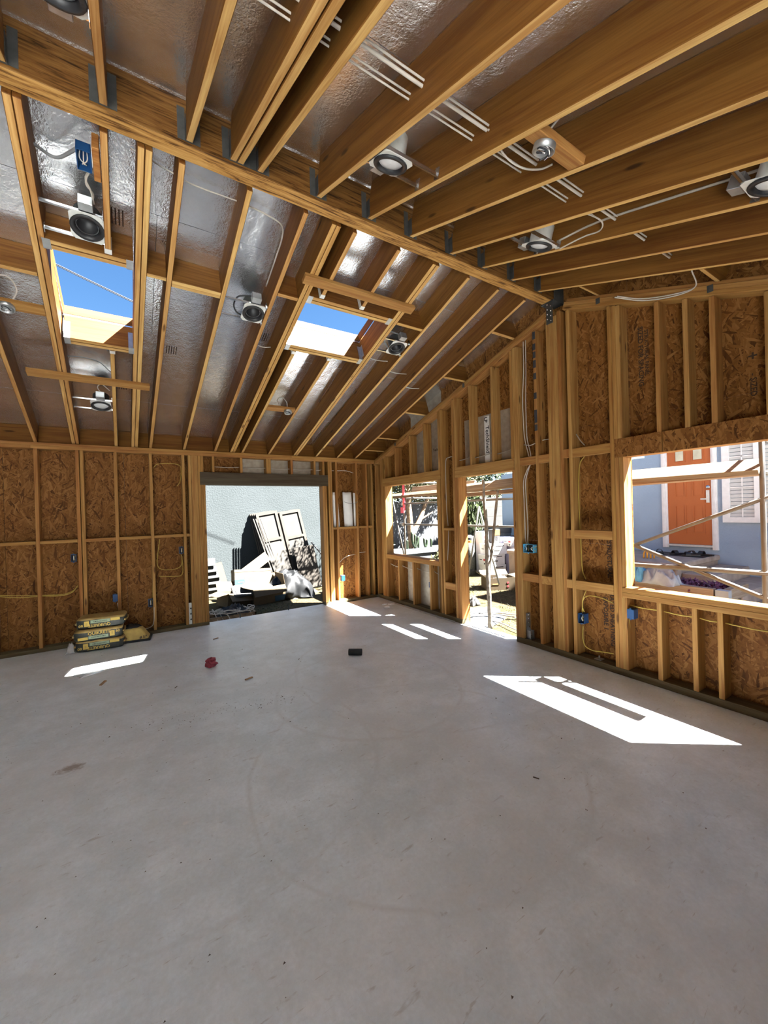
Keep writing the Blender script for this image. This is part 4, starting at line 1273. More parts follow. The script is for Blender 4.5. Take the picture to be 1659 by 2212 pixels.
tree('garden_tree', 'leafy tree with leaning branch rising over the garden wall', [[(2.25, 1.85, GZ), (2.2, 1.88, .8), (2.16, 1.9, 1.7), (2.1, 1.85, 2.6)], [(2.2, 1.88, .95), (2.5, 1.9, 1.35), (2.72, 1.92, 1.75), (2.95, 1.8, 2.4)], [(2.5, 1.9, 1.35), (2.75, 1.92, 1.45), (2.95, 1.9, 1.55)]],
     (.11, .075, .03), [((2.75, 2.15, 2.4), (1.2, .6, .62), 4200, .10, .2, 1.2), ((3.3, 3.5, 2.5), (1.7, .45, .95), 4200, .12, .2, 1.2), ((1.4, 1.3, 3.0), (.9, .7, .6), 1000, .10, .2, 1.2), ((3.2, 2.2, 2.1), (.8, .25, .35), 900, .09, .2, 1.2)], [LEAFY, LEAF, LEAF, LEAFY])
tree('yard_tree', 'dense yellow green tree beyond the scaffold in the doorway view', [[(5.3, 3.4, GZ), (5.25, 3.4, 1.2), (5.2, 3.4, 2.4)]], (.12,), [((5.0, 3.5, 2.75), (1.3, .75, 1.0), 3000, .12, .2, 1.3), ((6.6, 3.7, 2.6), (1.3, .5, 1.0), 3600, .12, .2, 1.3), ((4.9, 3.3, 2.0), (1.0, .4, .4), 900, .12, .3, 1.3)], [LEAFY, LEAF])
tree('hanging_bamboo', 'drooping narrow-leaved bamboo hanging beside the doorway view', [[(4.25, 1.75, GZ), (4.3, 1.8, .9), (4.35, 1.85, 1.7)], [(4.4, 1.8, GZ), (4.38, 1.8, 1.2), (4.3, 1.8, 1.8)]], (.02, .018), [((4.35, 1.8, 1.45), (.42, .25, .6), 900, .16, 1.2, 1.6)], [LEAF], bark=LEAFP)
tree('dapple_tree', 'bare-branched tree between the two yards casting dappled shade', [[(1.0, 1.95, GZ), (.95, 1.9, 1.6), (.85, 1.75, 3.0)], [(.95, 1.9, 1.6), (.7, 1.5, 2.4), (.45, 1.2, 3.0)], [(.95, 1.9, 1.9), (1.2, 1.5, 2.6), (1.1, 1.0, 3.2)]], (.06, .035, .035), [((.75, 1.2, 2.9), (.55, .55, .75), 620, .085, .1, 1.2)], [LEAF])

# planter bench, cacti and fern bushes seen through the garden window
pb = thing('planter_bench', 'pale concrete raised planter under the garden wall', 'planter', (2.15, 1.6, GZ))
obj('planter_wall', mesh('planter_wall', *box_geo((1.2, 1.35, GZ), (3.3, 1.95, .56))), STUG, pb)
obj('planter_cap', mesh('planter_cap', *box_geo((1.16, 1.31, .56), (3.34, 1.99, .64))), STUG, pb)
for i, (x, y, h, k) in enumerate(((1.95, 1.72, .22, 1), (2.18, 1.70, .42, 3), (2.32, 1.74, .30, 1), (2.52, 1.70, .24, 2), (2.72, 1.72, .22, 1))):
    t = thing('cactus', ('short dark cactus at the end of the planter row', 'tallest branching cactus on the planter', 'slim upright cactus beside the tallest one', 'squat two-armed cactus on the planter', 'small cactus nearest the fern on the planter')[i], 'cactus', (x, y, .64), group='cacti on the concrete planter')
    for j in range(k):
        ox = (j - (k - 1) / 2) * .07
        tube('stem', [(x, y, .64), (x + ox, y, .64 + h * .35), (x + ox * 1.3, y, .64 + h * (1 - .15 * j))], [.02] * 3, LEAFD, t, sub=1) if False else tube('stem', spline([(x, y, .64), (x + ox, y, .64 + h * .35), (x + ox * 1.3, y, .64 + h * (1 - .15 * j))], 5), .03, LEAFD, t, sub=1, n=7)
def bush(name, label, c, rad, n, s, m, dr=.3, lg=1.4, seed=1, cat='bush', group=None):
    t = thing(name, label, cat, (c[0], c[1], c[2] - rad[2]), group=group)
    vs_, fs = leaf_geo(c, rad, n, s, seed, dr, lg, .1)
    o = obj('foliage', mesh('foliage', vs_, fs), m, t)
    o['kind'] = 'stuff'
    tube('stem', [(c[0], c[1], c[2] - rad[2]), (c[0], c[1], c[2])], .015, BARK, t, sub=1)
    return t
bush('fern_bush', 'bright green fern bush beside the concrete planter', (2.95, 1.15, .42), (.38, .28, .5), 700, .11, LEAF, seed=21)
bush('fern_bush', 'yellow green low fern in front of the planter end', (2.45, .95, .25), (.45, .25, .38), 800, .10, LEAFY, seed=22)
bush('low_shrub', 'dark low shrub at the foot of the planter near the wall corner', (1.55, 1.1, .12), (.45, .2, .27), 500, .09, LEAFD, seed=23)
bush('low_shrub', 'small green shrub against the garden wall behind the slanting scaffold tube', (1.55, 2.05, .75), (.22, .12, .28), 260, .10, LEAFD, seed=24)

# neighbour's house beyond the garden wall
nh = thing('neighbor_house', 'grey neighbouring house with a white framed window over the garden wall', 'house', (4.6, 6.5, GZ))
obj('wall', mesh('wall', *box_geo((2.9, 6.2, GZ), (6.5, 9, 3.6))), STUH, nh)
obj('roof', mesh('roof', *box_geo((2.7, 5.9, 3.6), (6.8, 9.2, 3.75))), ASPH, nh)
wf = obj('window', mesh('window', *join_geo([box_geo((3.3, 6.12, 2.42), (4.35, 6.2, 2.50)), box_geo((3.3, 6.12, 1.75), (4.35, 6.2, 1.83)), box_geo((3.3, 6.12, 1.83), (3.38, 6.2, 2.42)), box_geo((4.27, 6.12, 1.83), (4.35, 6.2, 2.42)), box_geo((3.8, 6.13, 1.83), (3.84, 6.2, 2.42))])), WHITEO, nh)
obj('pane', mesh('pane', *box_geo((3.38, 6.17, 1.83), (4.27, 6.18, 2.42))), GLASSY, wf)
# white siding fence at the end of the garden wall
fe = struct('fence')
for i in range(14):
    z = GZ + .15 * i
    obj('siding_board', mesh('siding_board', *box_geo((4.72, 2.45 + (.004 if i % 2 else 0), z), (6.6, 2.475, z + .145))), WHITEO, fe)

# ---- scaffold along the gable wall
SX = .80
sc = thing('scaffold', 'grey steel tube scaffold standing outside the gable wall', 'scaffold', (SX, -2.4, GZ))
def stube(nm, a, b, r=.021, m=None): return tube(nm, [a, b], r, m or PIPE, sc, sub=1, n=10)
for y in (.19, -5.24):
    stube('upright', (SX, y, GZ), (SX, y, 2.9)); stube('upright', (SX + 1.0, y, GZ), (SX + 1.0, y, 2.9))
stube('upright', (SX + 1.0, -2.7, GZ), (SX + 1.0, -2.7, 2.9))
for z in (1.75, 1.335): stube('rail', (SX, .35, z), (SX, -3.6, z - .01 if z > 1.5 else z), .017)
stube('rail', (SX, -3.3, .92), (SX, -5.5, .985), .024)
stube('brace', (SX, .62, 1.88), (SX, .19, .55), .016)
stube('brace', (SX, -4.10, 1.13), (SX, -5.6, 1.79), .018)
stube('brace', (SX, -4.10, 1.19), (SX, -5.6, .62), .020)
stube('brace', (SX + 1.0, -.9, 1.65), (SX + 1.0, -1.35, .2), .016)
stube('brace', (SX + 1.0, -.9, 1.65), (SX + 1.0, -.55, .2), .016)
for y in (.19, -5.24): stube('transom', (SX, y, 1.86), (SX + 1.0, y, 1.86))
for (y, z) in ((.19, 1.75), (.19, 1.335)): obj('coupler', box_mesh(.05, .07, .07, .012), STEEL, sc, Matrix.Translation((SX - .01, y + .04, z)))
tube('warning_tape', [(SX - .004, .19, 1.62), (SX - .004, .19, 2.3)], .026, PINK, sc, sub=1)
obj('warning_tag', box_mesh(.005, .11, .12), PINK, sc, Matrix.Translation((SX - .03, .22, 1.62)))
def plank(name, y0, y1, x, z, w_, tilt, label, m=WL, dz=0.0):
    n_ = Vector((-math.sin(tilt), 0, math.cos(tilt)))
    o = lumber(name, (x, y0, z), (x, y1, z + dz), w_, .045, None, m, up=n_)
    return tag(o, label, 'plank')
plank('scaffold_plank', .9, -1.05, SX + .02, 1.925, .13, math.radians(36), 'sunlit scaffold plank on edge crossing the garden window view')
plank('scaffold_plank', .3, -1.5, SX + .30, 2.03, .14, math.radians(68), 'tan scaffold board behind the sunlit plank in the garden window view', WO)
plank('scaffold_plank', -1.25, -3.7, SX, 1.945, .24, math.radians(32), 'broad bleached scaffold plank crossing the doorway view', dz=.05)
plank('scaffold_plank', -1.1, -3.7, SX + .06, 1.84, .06, math.radians(75), 'narrow tan board under the broad plank in the doorway view', WO, dz=.03)
plank('scaffold_plank', -3.75, -5.235, SX + .01, 1.925, .215, math.radians(32), 'bleached scaffold plank crossing the large window view', dz=-.005)
plank('scaffold_plank', -3.75, -5.235, SX + .055, 1.842, .06, math.radians(75), 'narrow tan board under the plank in the large window view', WO, dz=.03)

def deck_plank(x0, x1, y0, y1, label, m=WL):
    o = lumber('deck_plank', ((x0 + x1) / 2, y0, 2.22), ((x0 + x1) / 2, y1, 2.22), x1 - x0, .038, None, m)
    return tag(o, label, 'plank', 'flat scaffold deck planks')
for y, xa in ((.12, .62), (-2.62, .82), (-5.16, .55)): stube('transom', (xa, y, 2.18), (SX + 1.05, y, 2.18), .02)
deck_plank(.64, .94, .6, -2.2, 'flat scaffold deck plank laid outside the garden window')
deck_plank(.836, 1.046, -2.22, -4.1, 'inner flat deck plank laid outside the doorway')
deck_plank(1.052, 1.266, -2.22, -4.1, 'outer flat deck plank laid outside the doorway')
deck_plank(.51, .708, -2.4, -4.15, 'flat deck plank close to the gable wall outside the doorway')
deck_plank(.20, .388, -2.3, -3.9, 'deck board tight against the gable wall over the doorway')
deck_plank(.557, .68, -4.99, -5.9, 'short flat deck board outside the large window')
# forked bare trunk standing in front of the doorway
fk = thing('forked_trunk', 'bare forked tree trunk standing upright just outside the doorway', 'tree trunk', (.51, -2.304, GZ))
sp = spline([(.512, -2.304, GZ), (.505, -2.31, .2), (.50, -2.30, .58), (.49, -2.30, 1.0), (.483, -2.31, 1.4), (.462, -2.30, 1.75), (.452, -2.304, 2.03)], 6)
tube('trunk', sp, [.034 - .014 * k / (len(sp) - 1) + .003 * math.sin(k * 1.7) for k in range(len(sp))], BARKP, fk, sub=1, n=10)
sp = spline([(.505, -2.304, .50), (.54, -2.30, .72), (.60, -2.31, 1.05), (.68, -2.30, 1.45), (.75, -2.304, 1.87)], 6)
tube('branch', sp, [.022 - .004 * k / (len(sp) - 1) + .002 * math.sin(k * 1.3) for k in range(len(sp))], BARKP, fk, sub=1, n=9)

# ---- things in the side yard
tag(crumple('plastic_sheet', (.85, .55, .05), SHEET, None, Matrix.Translation((.72, -1.95, GZ)) @ Matrix.Rotation(.4, 4, 'Z'), seed=31, freq=6), 'pale blue plastic sheet spread on the grass by the doorway step', 'plastic sheet')
tag(crumple('plastic_sheet', (.55, .4, .05), SHEET, None, Matrix.Translation((1.15, -1.55, GZ)) @ Matrix.Rotation(-.5, 4, 'Z'), seed=32, freq=6), 'smaller pale plastic sheet behind the forked trunk', 'plastic sheet')
tag(crumple('crumpled_paper', (.20, .16, .13), PAPERO, None, Matrix.Translation((1.35, -1.15, GZ)), seed=33, nx=14, ny=12, amp=.7), 'crumpled white paper lying on the grass', 'paper')
for i, pts in enumerate(([(.55, -1.75, GZ + .03), (.75, -2.2, GZ + .04), (.65, -2.7, GZ + .04), (.7, -3.3, GZ + .03)], [(.9, -1.7, GZ + .04), (1.15, -2.15, GZ + .04), (1.0, -2.8, GZ + .03), (1.2, -3.4, GZ + .03)], [(.6, -1.6, GZ + .05), (1.1, -1.85, GZ + .05), (1.5, -2.6, GZ + .03), (1.6, -3.2, GZ + .03)])):
    cable(pts, .009, CABG, 'dark cable snaking over the ground outside the doorway', 'cables on the yard ground')
def carton(M, w_, d_, h_, label, mat, flaps=(), group=None, prints=(), cat='box', open_=False, fill=None):
    t = thing('carton', label, cat, M=M, group=group)
    e = .006
    g = [box_geo((-w_ / 2, -d_ / 2, 0), (w_ / 2, d_ / 2, e)), box_geo((-w_ / 2, -d_ / 2, 0), (w_ / 2, -d_ / 2 + e, h_)), box_geo((-w_ / 2, d_ / 2 - e, 0), (w_ / 2, d_ / 2, h_)),
         box_geo((-w_ / 2, -d_ / 2, 0), (-w_ / 2 + e, d_ / 2, h_)), box_geo((w_ / 2 - e, -d_ / 2, 0), (w_ / 2, d_ / 2, h_))]
    obj('carton_body', mesh('carton_body', *join_geo(g)), mat, t, M)
    if not open_:
        obj('lid', mesh('lid', *box_geo((-w_ / 2 - .004, -d_ / 2 - .004, h_ - .05), (w_ / 2 + .004, d_ / 2 + .004, h_ + .004))), mat, t, M)
    for (side, L, ang) in flaps:
        if side in 'NS':
            s = 1 if side == 'N' else -1
            Mf = M @ Matrix.Translation((0, s * d_ / 2, h_)) @ Matrix.Rotation(s * -ang, 4, 'X')
            obj('flap', mesh('flap', *box_geo((-w_ / 2, -.003, 0), (w_ / 2, .003, L))), mat, t, Mf)
        else:
            s = 1 if side == 'E' else -1
            Mf = M @ Matrix.Translation((s * w_ / 2, 0, h_)) @ Matrix.Rotation(s * ang, 4, 'Y')
            obj('flap', mesh('flap', *box_geo((-.003, -d_ / 2, 0), (.003, d_ / 2, L))), mat, t, Mf)
    for (face, x0, x1, z0, z1, m) in prints:
        if face == 'S': gg = box_geo((x0, -d_ / 2 - .0055, z0), (x1, -d_ / 2 - .0005, z1))
        elif face == 'N': gg = box_geo((x0, d_ / 2 + .0005, z0), (x1, d_ / 2 + .003, z1))
        else: gg = box_geo((-w_ / 2 - .0055, x0, z0), (-w_ / 2 - .0005, x1, z1))
        obj('print', mesh('print', *gg), m, t, M)
    return t
carton(Matrix.Translation((2.86, -.38, GZ)) @ Matrix.Rotation(math.radians(-28), 4, 'Z'), .62, .42, .26, 'open tan cardboard box lying on the grass outside the doorway', CARD, (('N', .18, 1.0), ('E', .16, 1.4), ('W', .14, .9)), open_=True, prints=(('S', .12, .16, .06, .09, RED), ('S', .12, .16, .14, .17, RED), ('S', -.2, -.05, .12, .14, TANY)))
tag(crumple('packing_film', (.40, .28, .16), PAPERO, None, Matrix.Translation((2.92, -.40, GZ + .12)), seed=36, nx=12, ny=10), 'white packing film bulging inside the open tan box', 'packing')
wp = lambda w_, h_: (('W', -.13, -.05, h_ * .45, h_ * .62, RED), ('W', .02, .12, h_ * .5, h_ * .56, INK), ('S', -w_ * .1, w_ * .35, h_ * .78, h_ * .86, INK), ('S', -w_ * .2, w_ * .1, h_ * .35, h_ * .45, STEELD), ('W', -.11, -.07, h_ * .1, h_ * .25, INK))
ra = math.radians(-12)
for i, (x, y, k) in enumerate(((4.12, .92, 0), (4.10, .93, 1), (4.15, .90, 2))):
    carton(Matrix.Translation((x, y, GZ + .275 * k)) @ Matrix.Rotation(ra, 4, 'Z'), .56, .38, .27, ('white file carton at the foot of the front stack on the grass', 'white file carton in the middle of the front stack', 'white file carton topmost of the front stack')[i], BOXW, group='white cartons stacked in the yard', prints=wp(.56, .27))
for i in range(4):
    h_ = (.275, .275, .17, .25)[i]
    z = GZ + sum((.28, .28, .175, .25)[:i])
    carton(Matrix.Translation((4.78 - .02 * (i % 2), .62, z)) @ Matrix.Rotation(ra, 4, 'Z'), .50, .36, h_, ('lilac tinted carton at the foot of the stack nearest the house', 'lilac tinted carton second up in the stack nearest the house', 'thin lilac carton third up in the stack nearest the house', 'lilac carton topmost of the stack nearest the house')[i], BOXV, group='lilac cartons by the house', prints=(('S', -.2, -.13, h_ * .45, h_ * .7, RED), ('S', -.05, .15, h_ * .7, h_ * .8, INK), ('S', -.15, .03, h_ * .15, h_ * .32, STEELD)))
carton(Matrix.Translation((4.35, 1.35, GZ)) @ Matrix.Rotation(ra, 4, 'Z'), .42, .34, 1.12, 'tall narrow white carton with red logo behind the stacks', BOXW, prints=(('S', -.15, -.07, .95, 1.02, RED), ('S', -.15, -.05, .88, .91, INK), ('S', -.17, .1, .55, .56, STEELD), ('S', -.17, .1, .6, .61, STEELD)))
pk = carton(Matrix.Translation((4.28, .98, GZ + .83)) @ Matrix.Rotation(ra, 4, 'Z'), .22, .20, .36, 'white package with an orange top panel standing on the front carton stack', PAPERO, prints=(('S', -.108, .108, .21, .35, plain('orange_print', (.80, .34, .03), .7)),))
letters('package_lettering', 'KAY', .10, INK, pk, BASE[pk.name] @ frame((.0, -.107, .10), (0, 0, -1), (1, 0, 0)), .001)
carton(Matrix.Translation((4.62, .95, GZ + .55)) @ Matrix.Rotation(ra, 4, 'Z'), .30, .30, .42, 'lilac white carton wedged between the two stacks', BOXV)
carton(Matrix.Translation((4.55, .62, GZ + .75)) @ Matrix.Rotation(ra, 4, 'Z'), .30, .32, .23, 'small white carton with dark stamp left of the lilac stack top', BOXW, prints=wp(.3, .23))
tl = thing('laptop_tray', 'black folded device lying on top of the lilac stack', 'device', (4.78, .62, GZ + .99))
obj('tray', box_mesh(.30, .22, .025), BLACK, tl, Matrix.Translation((4.78, .62, GZ + 1.003)))
tube('antenna', [(4.88, .60, GZ + 1.01), (4.84, .60, GZ + 1.22)], .010, BLACK, tl, sub=1)
for i, (x, y, z) in enumerate(((3.72, 1.36, GZ), (3.98, 1.72, GZ))):
    t = thing('roofing_roll', ('black roofing roll with pale bands standing beside the white cartons', 'second black roofing roll standing behind the first by the wall')[i], 'roll', (x, y, z))
    lathe('roll_body', [(0, 0), (.145, 0), (.145, 1.02), (.12, 1.03), (.05, 1.0), (.05, .9), (0, .9)], ROLL, t, Matrix.Translation((x, y, z)))
    for zz, m in ((.10, PAPERO), (.47, PAPERO), (.86, plain('orange_band', (.70, .28, .06), .6)), (.93, PAPERO)):
        lathe('band', [(.147, zz), (.148, zz + .06)], m, t, Matrix.Translation((x, y, z)))
bn = thing('wrapped_pot', 'dark pot wrapped in pale plastic behind the white cartons', 'pot', (4.95, 1.15, GZ))
lathe('pot', [(0, 0), (.17, 0), (.22, 1.18), (.20, 1.2), (.18, 1.1), (0, 1.08)], ROLL, bn, Matrix.Translation((4.95, 1.25, GZ)))
lathe('rim_wrap', [(.225, 1.05), (.235, 1.2), (.20, 1.23), (.16, 1.2)], PAPERO, bn, Matrix.Translation((4.95, 1.25, GZ)))

# grass tufts
g = []
rg = random.Random(3)
for i in range(9000):
    if i < 6000: x, y = rg.uniform(.3, 4.4), rg.uniform(-3.2, 1.6)
    else: x, y = rg.uniform(-3.2, .2), rg.uniform(.3, 1.6)
    if noise.noise(Vector((x * 1.3, y * 1.3, 0))) < -.05: continue
    h = rg.uniform(.015, .05) if i < 6000 else rg.uniform(.008, .025)
    a = rg.uniform(0, 6.28)
    dx, dy = math.cos(a) * .006, math.sin(a) * .006
    lx, ly = rg.gauss(0, .02), rg.gauss(0, .02)
    g.append(([(x - dx, y - dy, GZ), (x + dx, y + dy, GZ), (x + lx, y + ly, GZ + h)], [[0, 1, 2]]))
tag(obj('grass', mesh('grass', *join_geo(g)), LEAFP), 'short dry grass growing in patches over the yard', 'grass', kind='stuff')

# ---- house with the orange door
HX = 5.5
ho = thing('house', 'grey stucco house with orange front door and white trim beyond the large window', 'house', (HX, -3, GZ))
obj('wall', mesh('wall', *box_geo((HX, -11, GZ), (HX + 4, -3.5, 6.2))), STUH, ho)
obj('wall', mesh('wall', *box_geo((HX, -3.5, GZ), (HX + 4, -2.2, 3.1))), STUH, ho)
obj('wing_wall', mesh('wing_wall', *box_geo((HX, -2.2, GZ), (HX + 4, 1.74, 2.6))), STUH, ho)
obj('corner_board', mesh('corner_board', *box_geo((HX - .03, 1.62, GZ), (HX, 1.76, 3.3))), WHITE, ho) if False else None
for i, y in enumerate((1.3, .9)):
    obj('wall_groove', mesh('wall_groove', *box_geo((HX - .012, y, GZ), (HX, y + .03, 2.59))), STUH, ho)
DZ0, DZ1, DYL, DYR = .78, 2.86, -2.63, -3.365
dr = obj('door', mesh('door', *box_geo((HX - .02, DYR, DZ0), (HX + .01, DYL, DZ1))), ORANGE, ho)
def dpan(y0, y1, z0, z1, m=None, nm='door_panel', dep=.012):
    # raised moulding ring with a slightly sunk field
    w_ = .022
    x0, x1 = HX - .02 - dep, HX - .0195
    g = [box_geo((x0, y1, z0), (x1, y0, z0 + w_)), box_geo((x0, y1, z1 - w_), (x1, y0, z1)), box_geo((x0, y1, z0 + w_), (x1, y1 + w_, z1 - w_)), box_geo((x0, y0 - w_, z0 + w_), (x1, y0, z1 - w_)), box_geo((HX - .024, y1 + w_ * 2, z0 + w_ * 2), (x1, y0 - w_ * 2, z1 - w_ * 2))]
    obj(nm, mesh(nm, *join_geo(g)), ORANGE, dr)
    if m: obj('door_lite', mesh('door_lite', *box_geo((HX - .027, y1 + w_ * 1.5, z0 + w_ * 1.5), (HX - .0235, y0 - w_ * 1.5, z1 - w_ * 1.5))), m, dr)
LITE = plain('door_glass', (.62, .60, .45), .15, var=.2, scale=5)
for (ya, yb) in ((-2.75, -2.95), (-3.05, -3.255)):
    dpan(ya, yb, 1.00, 1.56); dpan(ya, yb, 1.72, 2.26); dpan(ya, yb, 2.42, 2.68, LITE)
hnd = obj('door_handle', mesh('door_handle', *join_geo([box_geo((HX - .05, -3.335, 1.60), (HX - .02, -3.285, 1.84)), box_geo((HX - .07, -3.33, 1.66), (HX - .055, -3.20, 1.685))])), ZINC, dr)
lathe('deadbolt', [(0, .02), (.03, .02), (.032, 0)], CHROME, dr, frame((HX - .022, -3.31, 1.90), (0, -1, 0), (0, 0, 1)))
for (y0, y1, z0, z1) in ((-2.525, -2.63, .70, 3.0), (-3.365, -3.455, .69, 3.0), (-2.525, -3.455, 2.87, 3.0)):
    obj('door_trim', mesh('door_trim', *box_geo((HX - .045, min(y0, y1), z0), (HX, max(y0, y1), z1))), WHITE, ho)
    obj('door_trim', mesh('door_trim', *box_geo((HX - .06, min(y0, y1) + .03, z0), (HX - .045, max(y0, y1) - .03, z1))), WHITE, ho)
obj('threshold', mesh('threshold', *box_geo((HX - .08, -3.37, .74), (HX, -2.63, .775))), ZINC, ho)
wy0, wy1, wz0, wz1 = -3.53, -4.95, 1.22, 2.86
hw = obj('window', mesh('window', *join_geo([box_geo((HX - .05, wy1, wz0), (HX, wy0, wz0 + .1)), box_geo((HX - .05, wy1, wz1 - .1), (HX, wy0, wz1)), box_geo((HX - .05, wy0 - .11, wz0 + .1), (HX, wy0, wz1 - .1)), box_geo((HX - .05, wy1, wz0 + .1), (HX, wy1 + .11, wz1 - .1)), box_geo((HX - .045, -4.06, wz0 + .1), (HX, -3.98, wz1 - .1))])), WHITE, ho)
for k in range(20):
    obj('blind_slat', mesh('blind_slat', *box_geo((-.012, -1.2 / 2, -.032), (.004, 1.2 / 2, .028))) if k == 0 else SLAT, BLIND, hw, Matrix.Translation((HX - .012, (wy0 + wy1) / 2, wz0 + .14 + k * .07)))
    if k == 0: SLAT = bpy.data.meshes['blind_slat']
for z in (1.86, 2.42): obj('muntin', mesh('muntin', *box_geo((HX - .03, -4.0, z), (HX - .025, -3.64, z + .018))), WHITE, hw)
obj('muntin', mesh('muntin', *box_geo((HX - .03, -3.825, wz0 + .1), (HX - .025, -3.805, wz1 - .1))), WHITE, hw)
po = thing('porch_steps', 'brown concrete porch with steps in front of the orange door', 'steps', (4.7, -3, GZ))
obj('landing', box_mesh(1.75, 3.5, .75, .02), PORCH, po, Matrix.Translation((4.625, -1.68, GZ + .375)))
obj('landing_lip', box_mesh(1.82, 3.56, .10, .02), PORCH, po, Matrix.Translation((4.62, -1.68, .552)))
obj('step', box_mesh(1.60, .45, .58, .015), PORCH, po, Matrix.Translation((4.70, -3.66, GZ + .29)))
obj('step', box_mesh(1.85, .5, .40, .015), PORCH, po, Matrix.Translation((4.57, -4.05, GZ + .20)))
obj('step', box_mesh(2.1, .6, .20, .015), PORCH, po, Matrix.Translation((4.45, -4.5, GZ + .10)))
mt = obj('door_mat', box_mesh(.5, .85, .012), BLACK, None, Matrix.Translation((5.08, -3.0, .608)))
tag(mt, 'thin black mat on the porch before the orange door', 'mat')
def sandal(x, y, rz, label):
    M = Matrix.Translation((x, y, .6145)) @ Matrix.Rotation(rz, 4, 'Z')
    t = thing('sandal', label, 'sandal', M=M, group='black sandals on the porch')
    pr = [(-.13, -.035), (-.08, -.042), (.02, -.038), (.10, -.048), (.14, -.03), (.15, 0), (.14, .03), (.10, .048), (.02, .038), (-.08, .042), (-.13, .035), (-.145, 0)]
    bm = bmesh.new()
    lo = [bm.verts.new((a, b, 0)) for a, b in pr]; hi = [bm.verts.new((a, b, .028)) for a, b in pr]
    bm.faces.new(lo[::-1]); bm.faces.new(hi)
    for k in range(len(pr)): bm.faces.new((lo[k], lo[(k + 1) % len(pr)], hi[(k + 1) % len(pr)], hi[k]))
    obj('sole', bm_mesh('sole', bm), BLACK, t, M)
    n = 10
    vs_ = []
    for k in range(n + 1):
        a = math.pi * k / n
        for xx in (.02, .095): vs_.append((xx, .048 * math.cos(a), .022 + .055 * math.sin(a)))
    o = obj('strap', mesh('strap', vs_, [[2 * k, 2 * k + 1, 2 * k + 3, 2 * k + 2] for k in range(n)]), BLACK, t, M)
    o.modifiers.new('t', 'SOLIDIFY').thickness = .006
    return t
for i, (x, y, r) in enumerate(((5.02, -2.96, 2.6), (4.90, -3.22, 2.2), (5.15, -3.17, 2.9), (5.12, -3.36, 1.4), (5.0, -2.66, .6))):
    sandal(x, y, r, ('black slide sandal with pale strap mark in the middle of the mat', 'black slide sandal nearest the porch edge below the door', 'black slide sandal standing behind the others at the door', 'black sandal at the step end of the mat', 'grey-black shoe end of the mat beside the spiky shrub')[i])
ot = thing('orange_toy', 'wavy orange plastic boot tray standing on the porch edge', 'plastic toy', (4.12, -2.82, .602))
for k in range(3):
    tube('loop', [(4.12 + .02 * k, -2.76 - .05 * k, .607), (4.12 + .02 * k, -2.765 - .05 * k, .70), (4.13 + .02 * k, -2.79 - .05 * k, .74), (4.13 + .02 * k, -2.81 - .05 * k, .70), (4.12 + .02 * k, -2.815 - .05 * k, .607)], .014, plain('orange_plastic', (.78, .36, .03), .4) if k == 0 else bpy.data.materials['orange_plastic'], ot)

# planting bed between scaffold and porch
bd = thing('planting_bed', 'raised planting bed with weathered timber edging before the porch', 'planting bed', (3.2, -3.2, GZ))
obj('soil', mesh('soil', *box_geo((2.66, -4.35, GZ), (3.38, -1.2, .36))), plain('soil', (.10, .075, .055), .95, var=.4, scale=10), bd)
lumber('edge_timber', (2.6, -1.2, .40), (2.6, -4.30, .385), .10, .16, bd, WO)
lumber('edge_timber', (2.6, -1.2, .24), (2.6, -4.30, .225), .10, .16, bd, WO)
bx('corner_post', (2.55, -4.46, GZ), (2.66, -4.32, .46), bd, CLOTHG)
lumber('edge_timber', (2.70, -4.40, .38), (3.36, -4.40, .38), .08, .16, bd, WO)
def spikes(c, n, L, spread, seed, up=.7, wd=.012):
    r = random.Random(seed)
    vs_, fs = [], []
    c = Vector(c)
    for i in range(n):
        b = c + Vector((r.gauss(0, spread[0] * .35), r.gauss(0, spread[1] * .35), r.uniform(0, .02)))
        a = r.uniform(0, 6.28)
        d = Vector((math.cos(a) * (1 - up), math.sin(a) * (1 - up), up + r.uniform(-.2, .3))).normalized()
        l = L * r.uniform(.5, 1.1)
        s = d.cross(Vector((math.cos(a + 1.57), math.sin(a + 1.57), 0))).normalized() if False else Vector((math.cos(a + 1.57), math.sin(a + 1.57), 0))
        m_ = b + d * l * .55
        e = b + d * l * .9 + Vector((math.cos(a), math.sin(a), -.5)) * l * .22
        k = len(vs_)
        vs_ += [b - s * wd, b + s * wd, m_ + s * wd * .9, m_ - s * wd * .9, e]
        fs += [[k, k + 1, k + 2, k + 3], [k + 3, k + 2, k + 4]]
    return vs_, fs
ppp = [(2.90, -3.85), (3.05, -3.55), (2.82, -3.45), (3.25, -3.8), (3.22, -3.3), (2.85, -4.1), (3.0, -3.15), (3.26, -4.1), (3.27, -3.55), (3.08, -4.0)]
for i, (x, y) in enumerate(ppp):
    t = thing('purple_plant', 'purple leafy plant in the planting bed before the porch', 'plant', (x, y, .36), group='purple plants in the bed')
    o = obj('leaves', mesh('leaves', *spikes((x, y, .36), 90, .16, (.3, .3), 40 + i, .45, .014)), PURP, t)
    o['kind'] = 'stuff'
for i, (x, y) in enumerate(((3.0, -2.75), (3.3, -2.6), (2.9, -2.4))):
    t = thing('grey_green_plant', 'grey green tufted plant in the bed beside the spiky shrub', 'plant', (x, y, .36), group='grey green plants in the bed')
    o = obj('leaves', mesh('leaves', *spikes((x, y, .36), 110, .2, (.35, .35), 60 + i, .5, .01)), LEAFP, t)
    o['kind'] = 'stuff'
sh = thing('spiky_shrub', 'tall pale green spiky shrub beside the porch landing', 'shrub', (3.3, -2.05, .36))
g = [spikes((3.3 + rg.gauss(0, .06), -2.05 + rg.gauss(0, .06), .36 + .09 * k), 60, .48, (.25, .25), 80 + k, .55, .008) for k in range(12)]
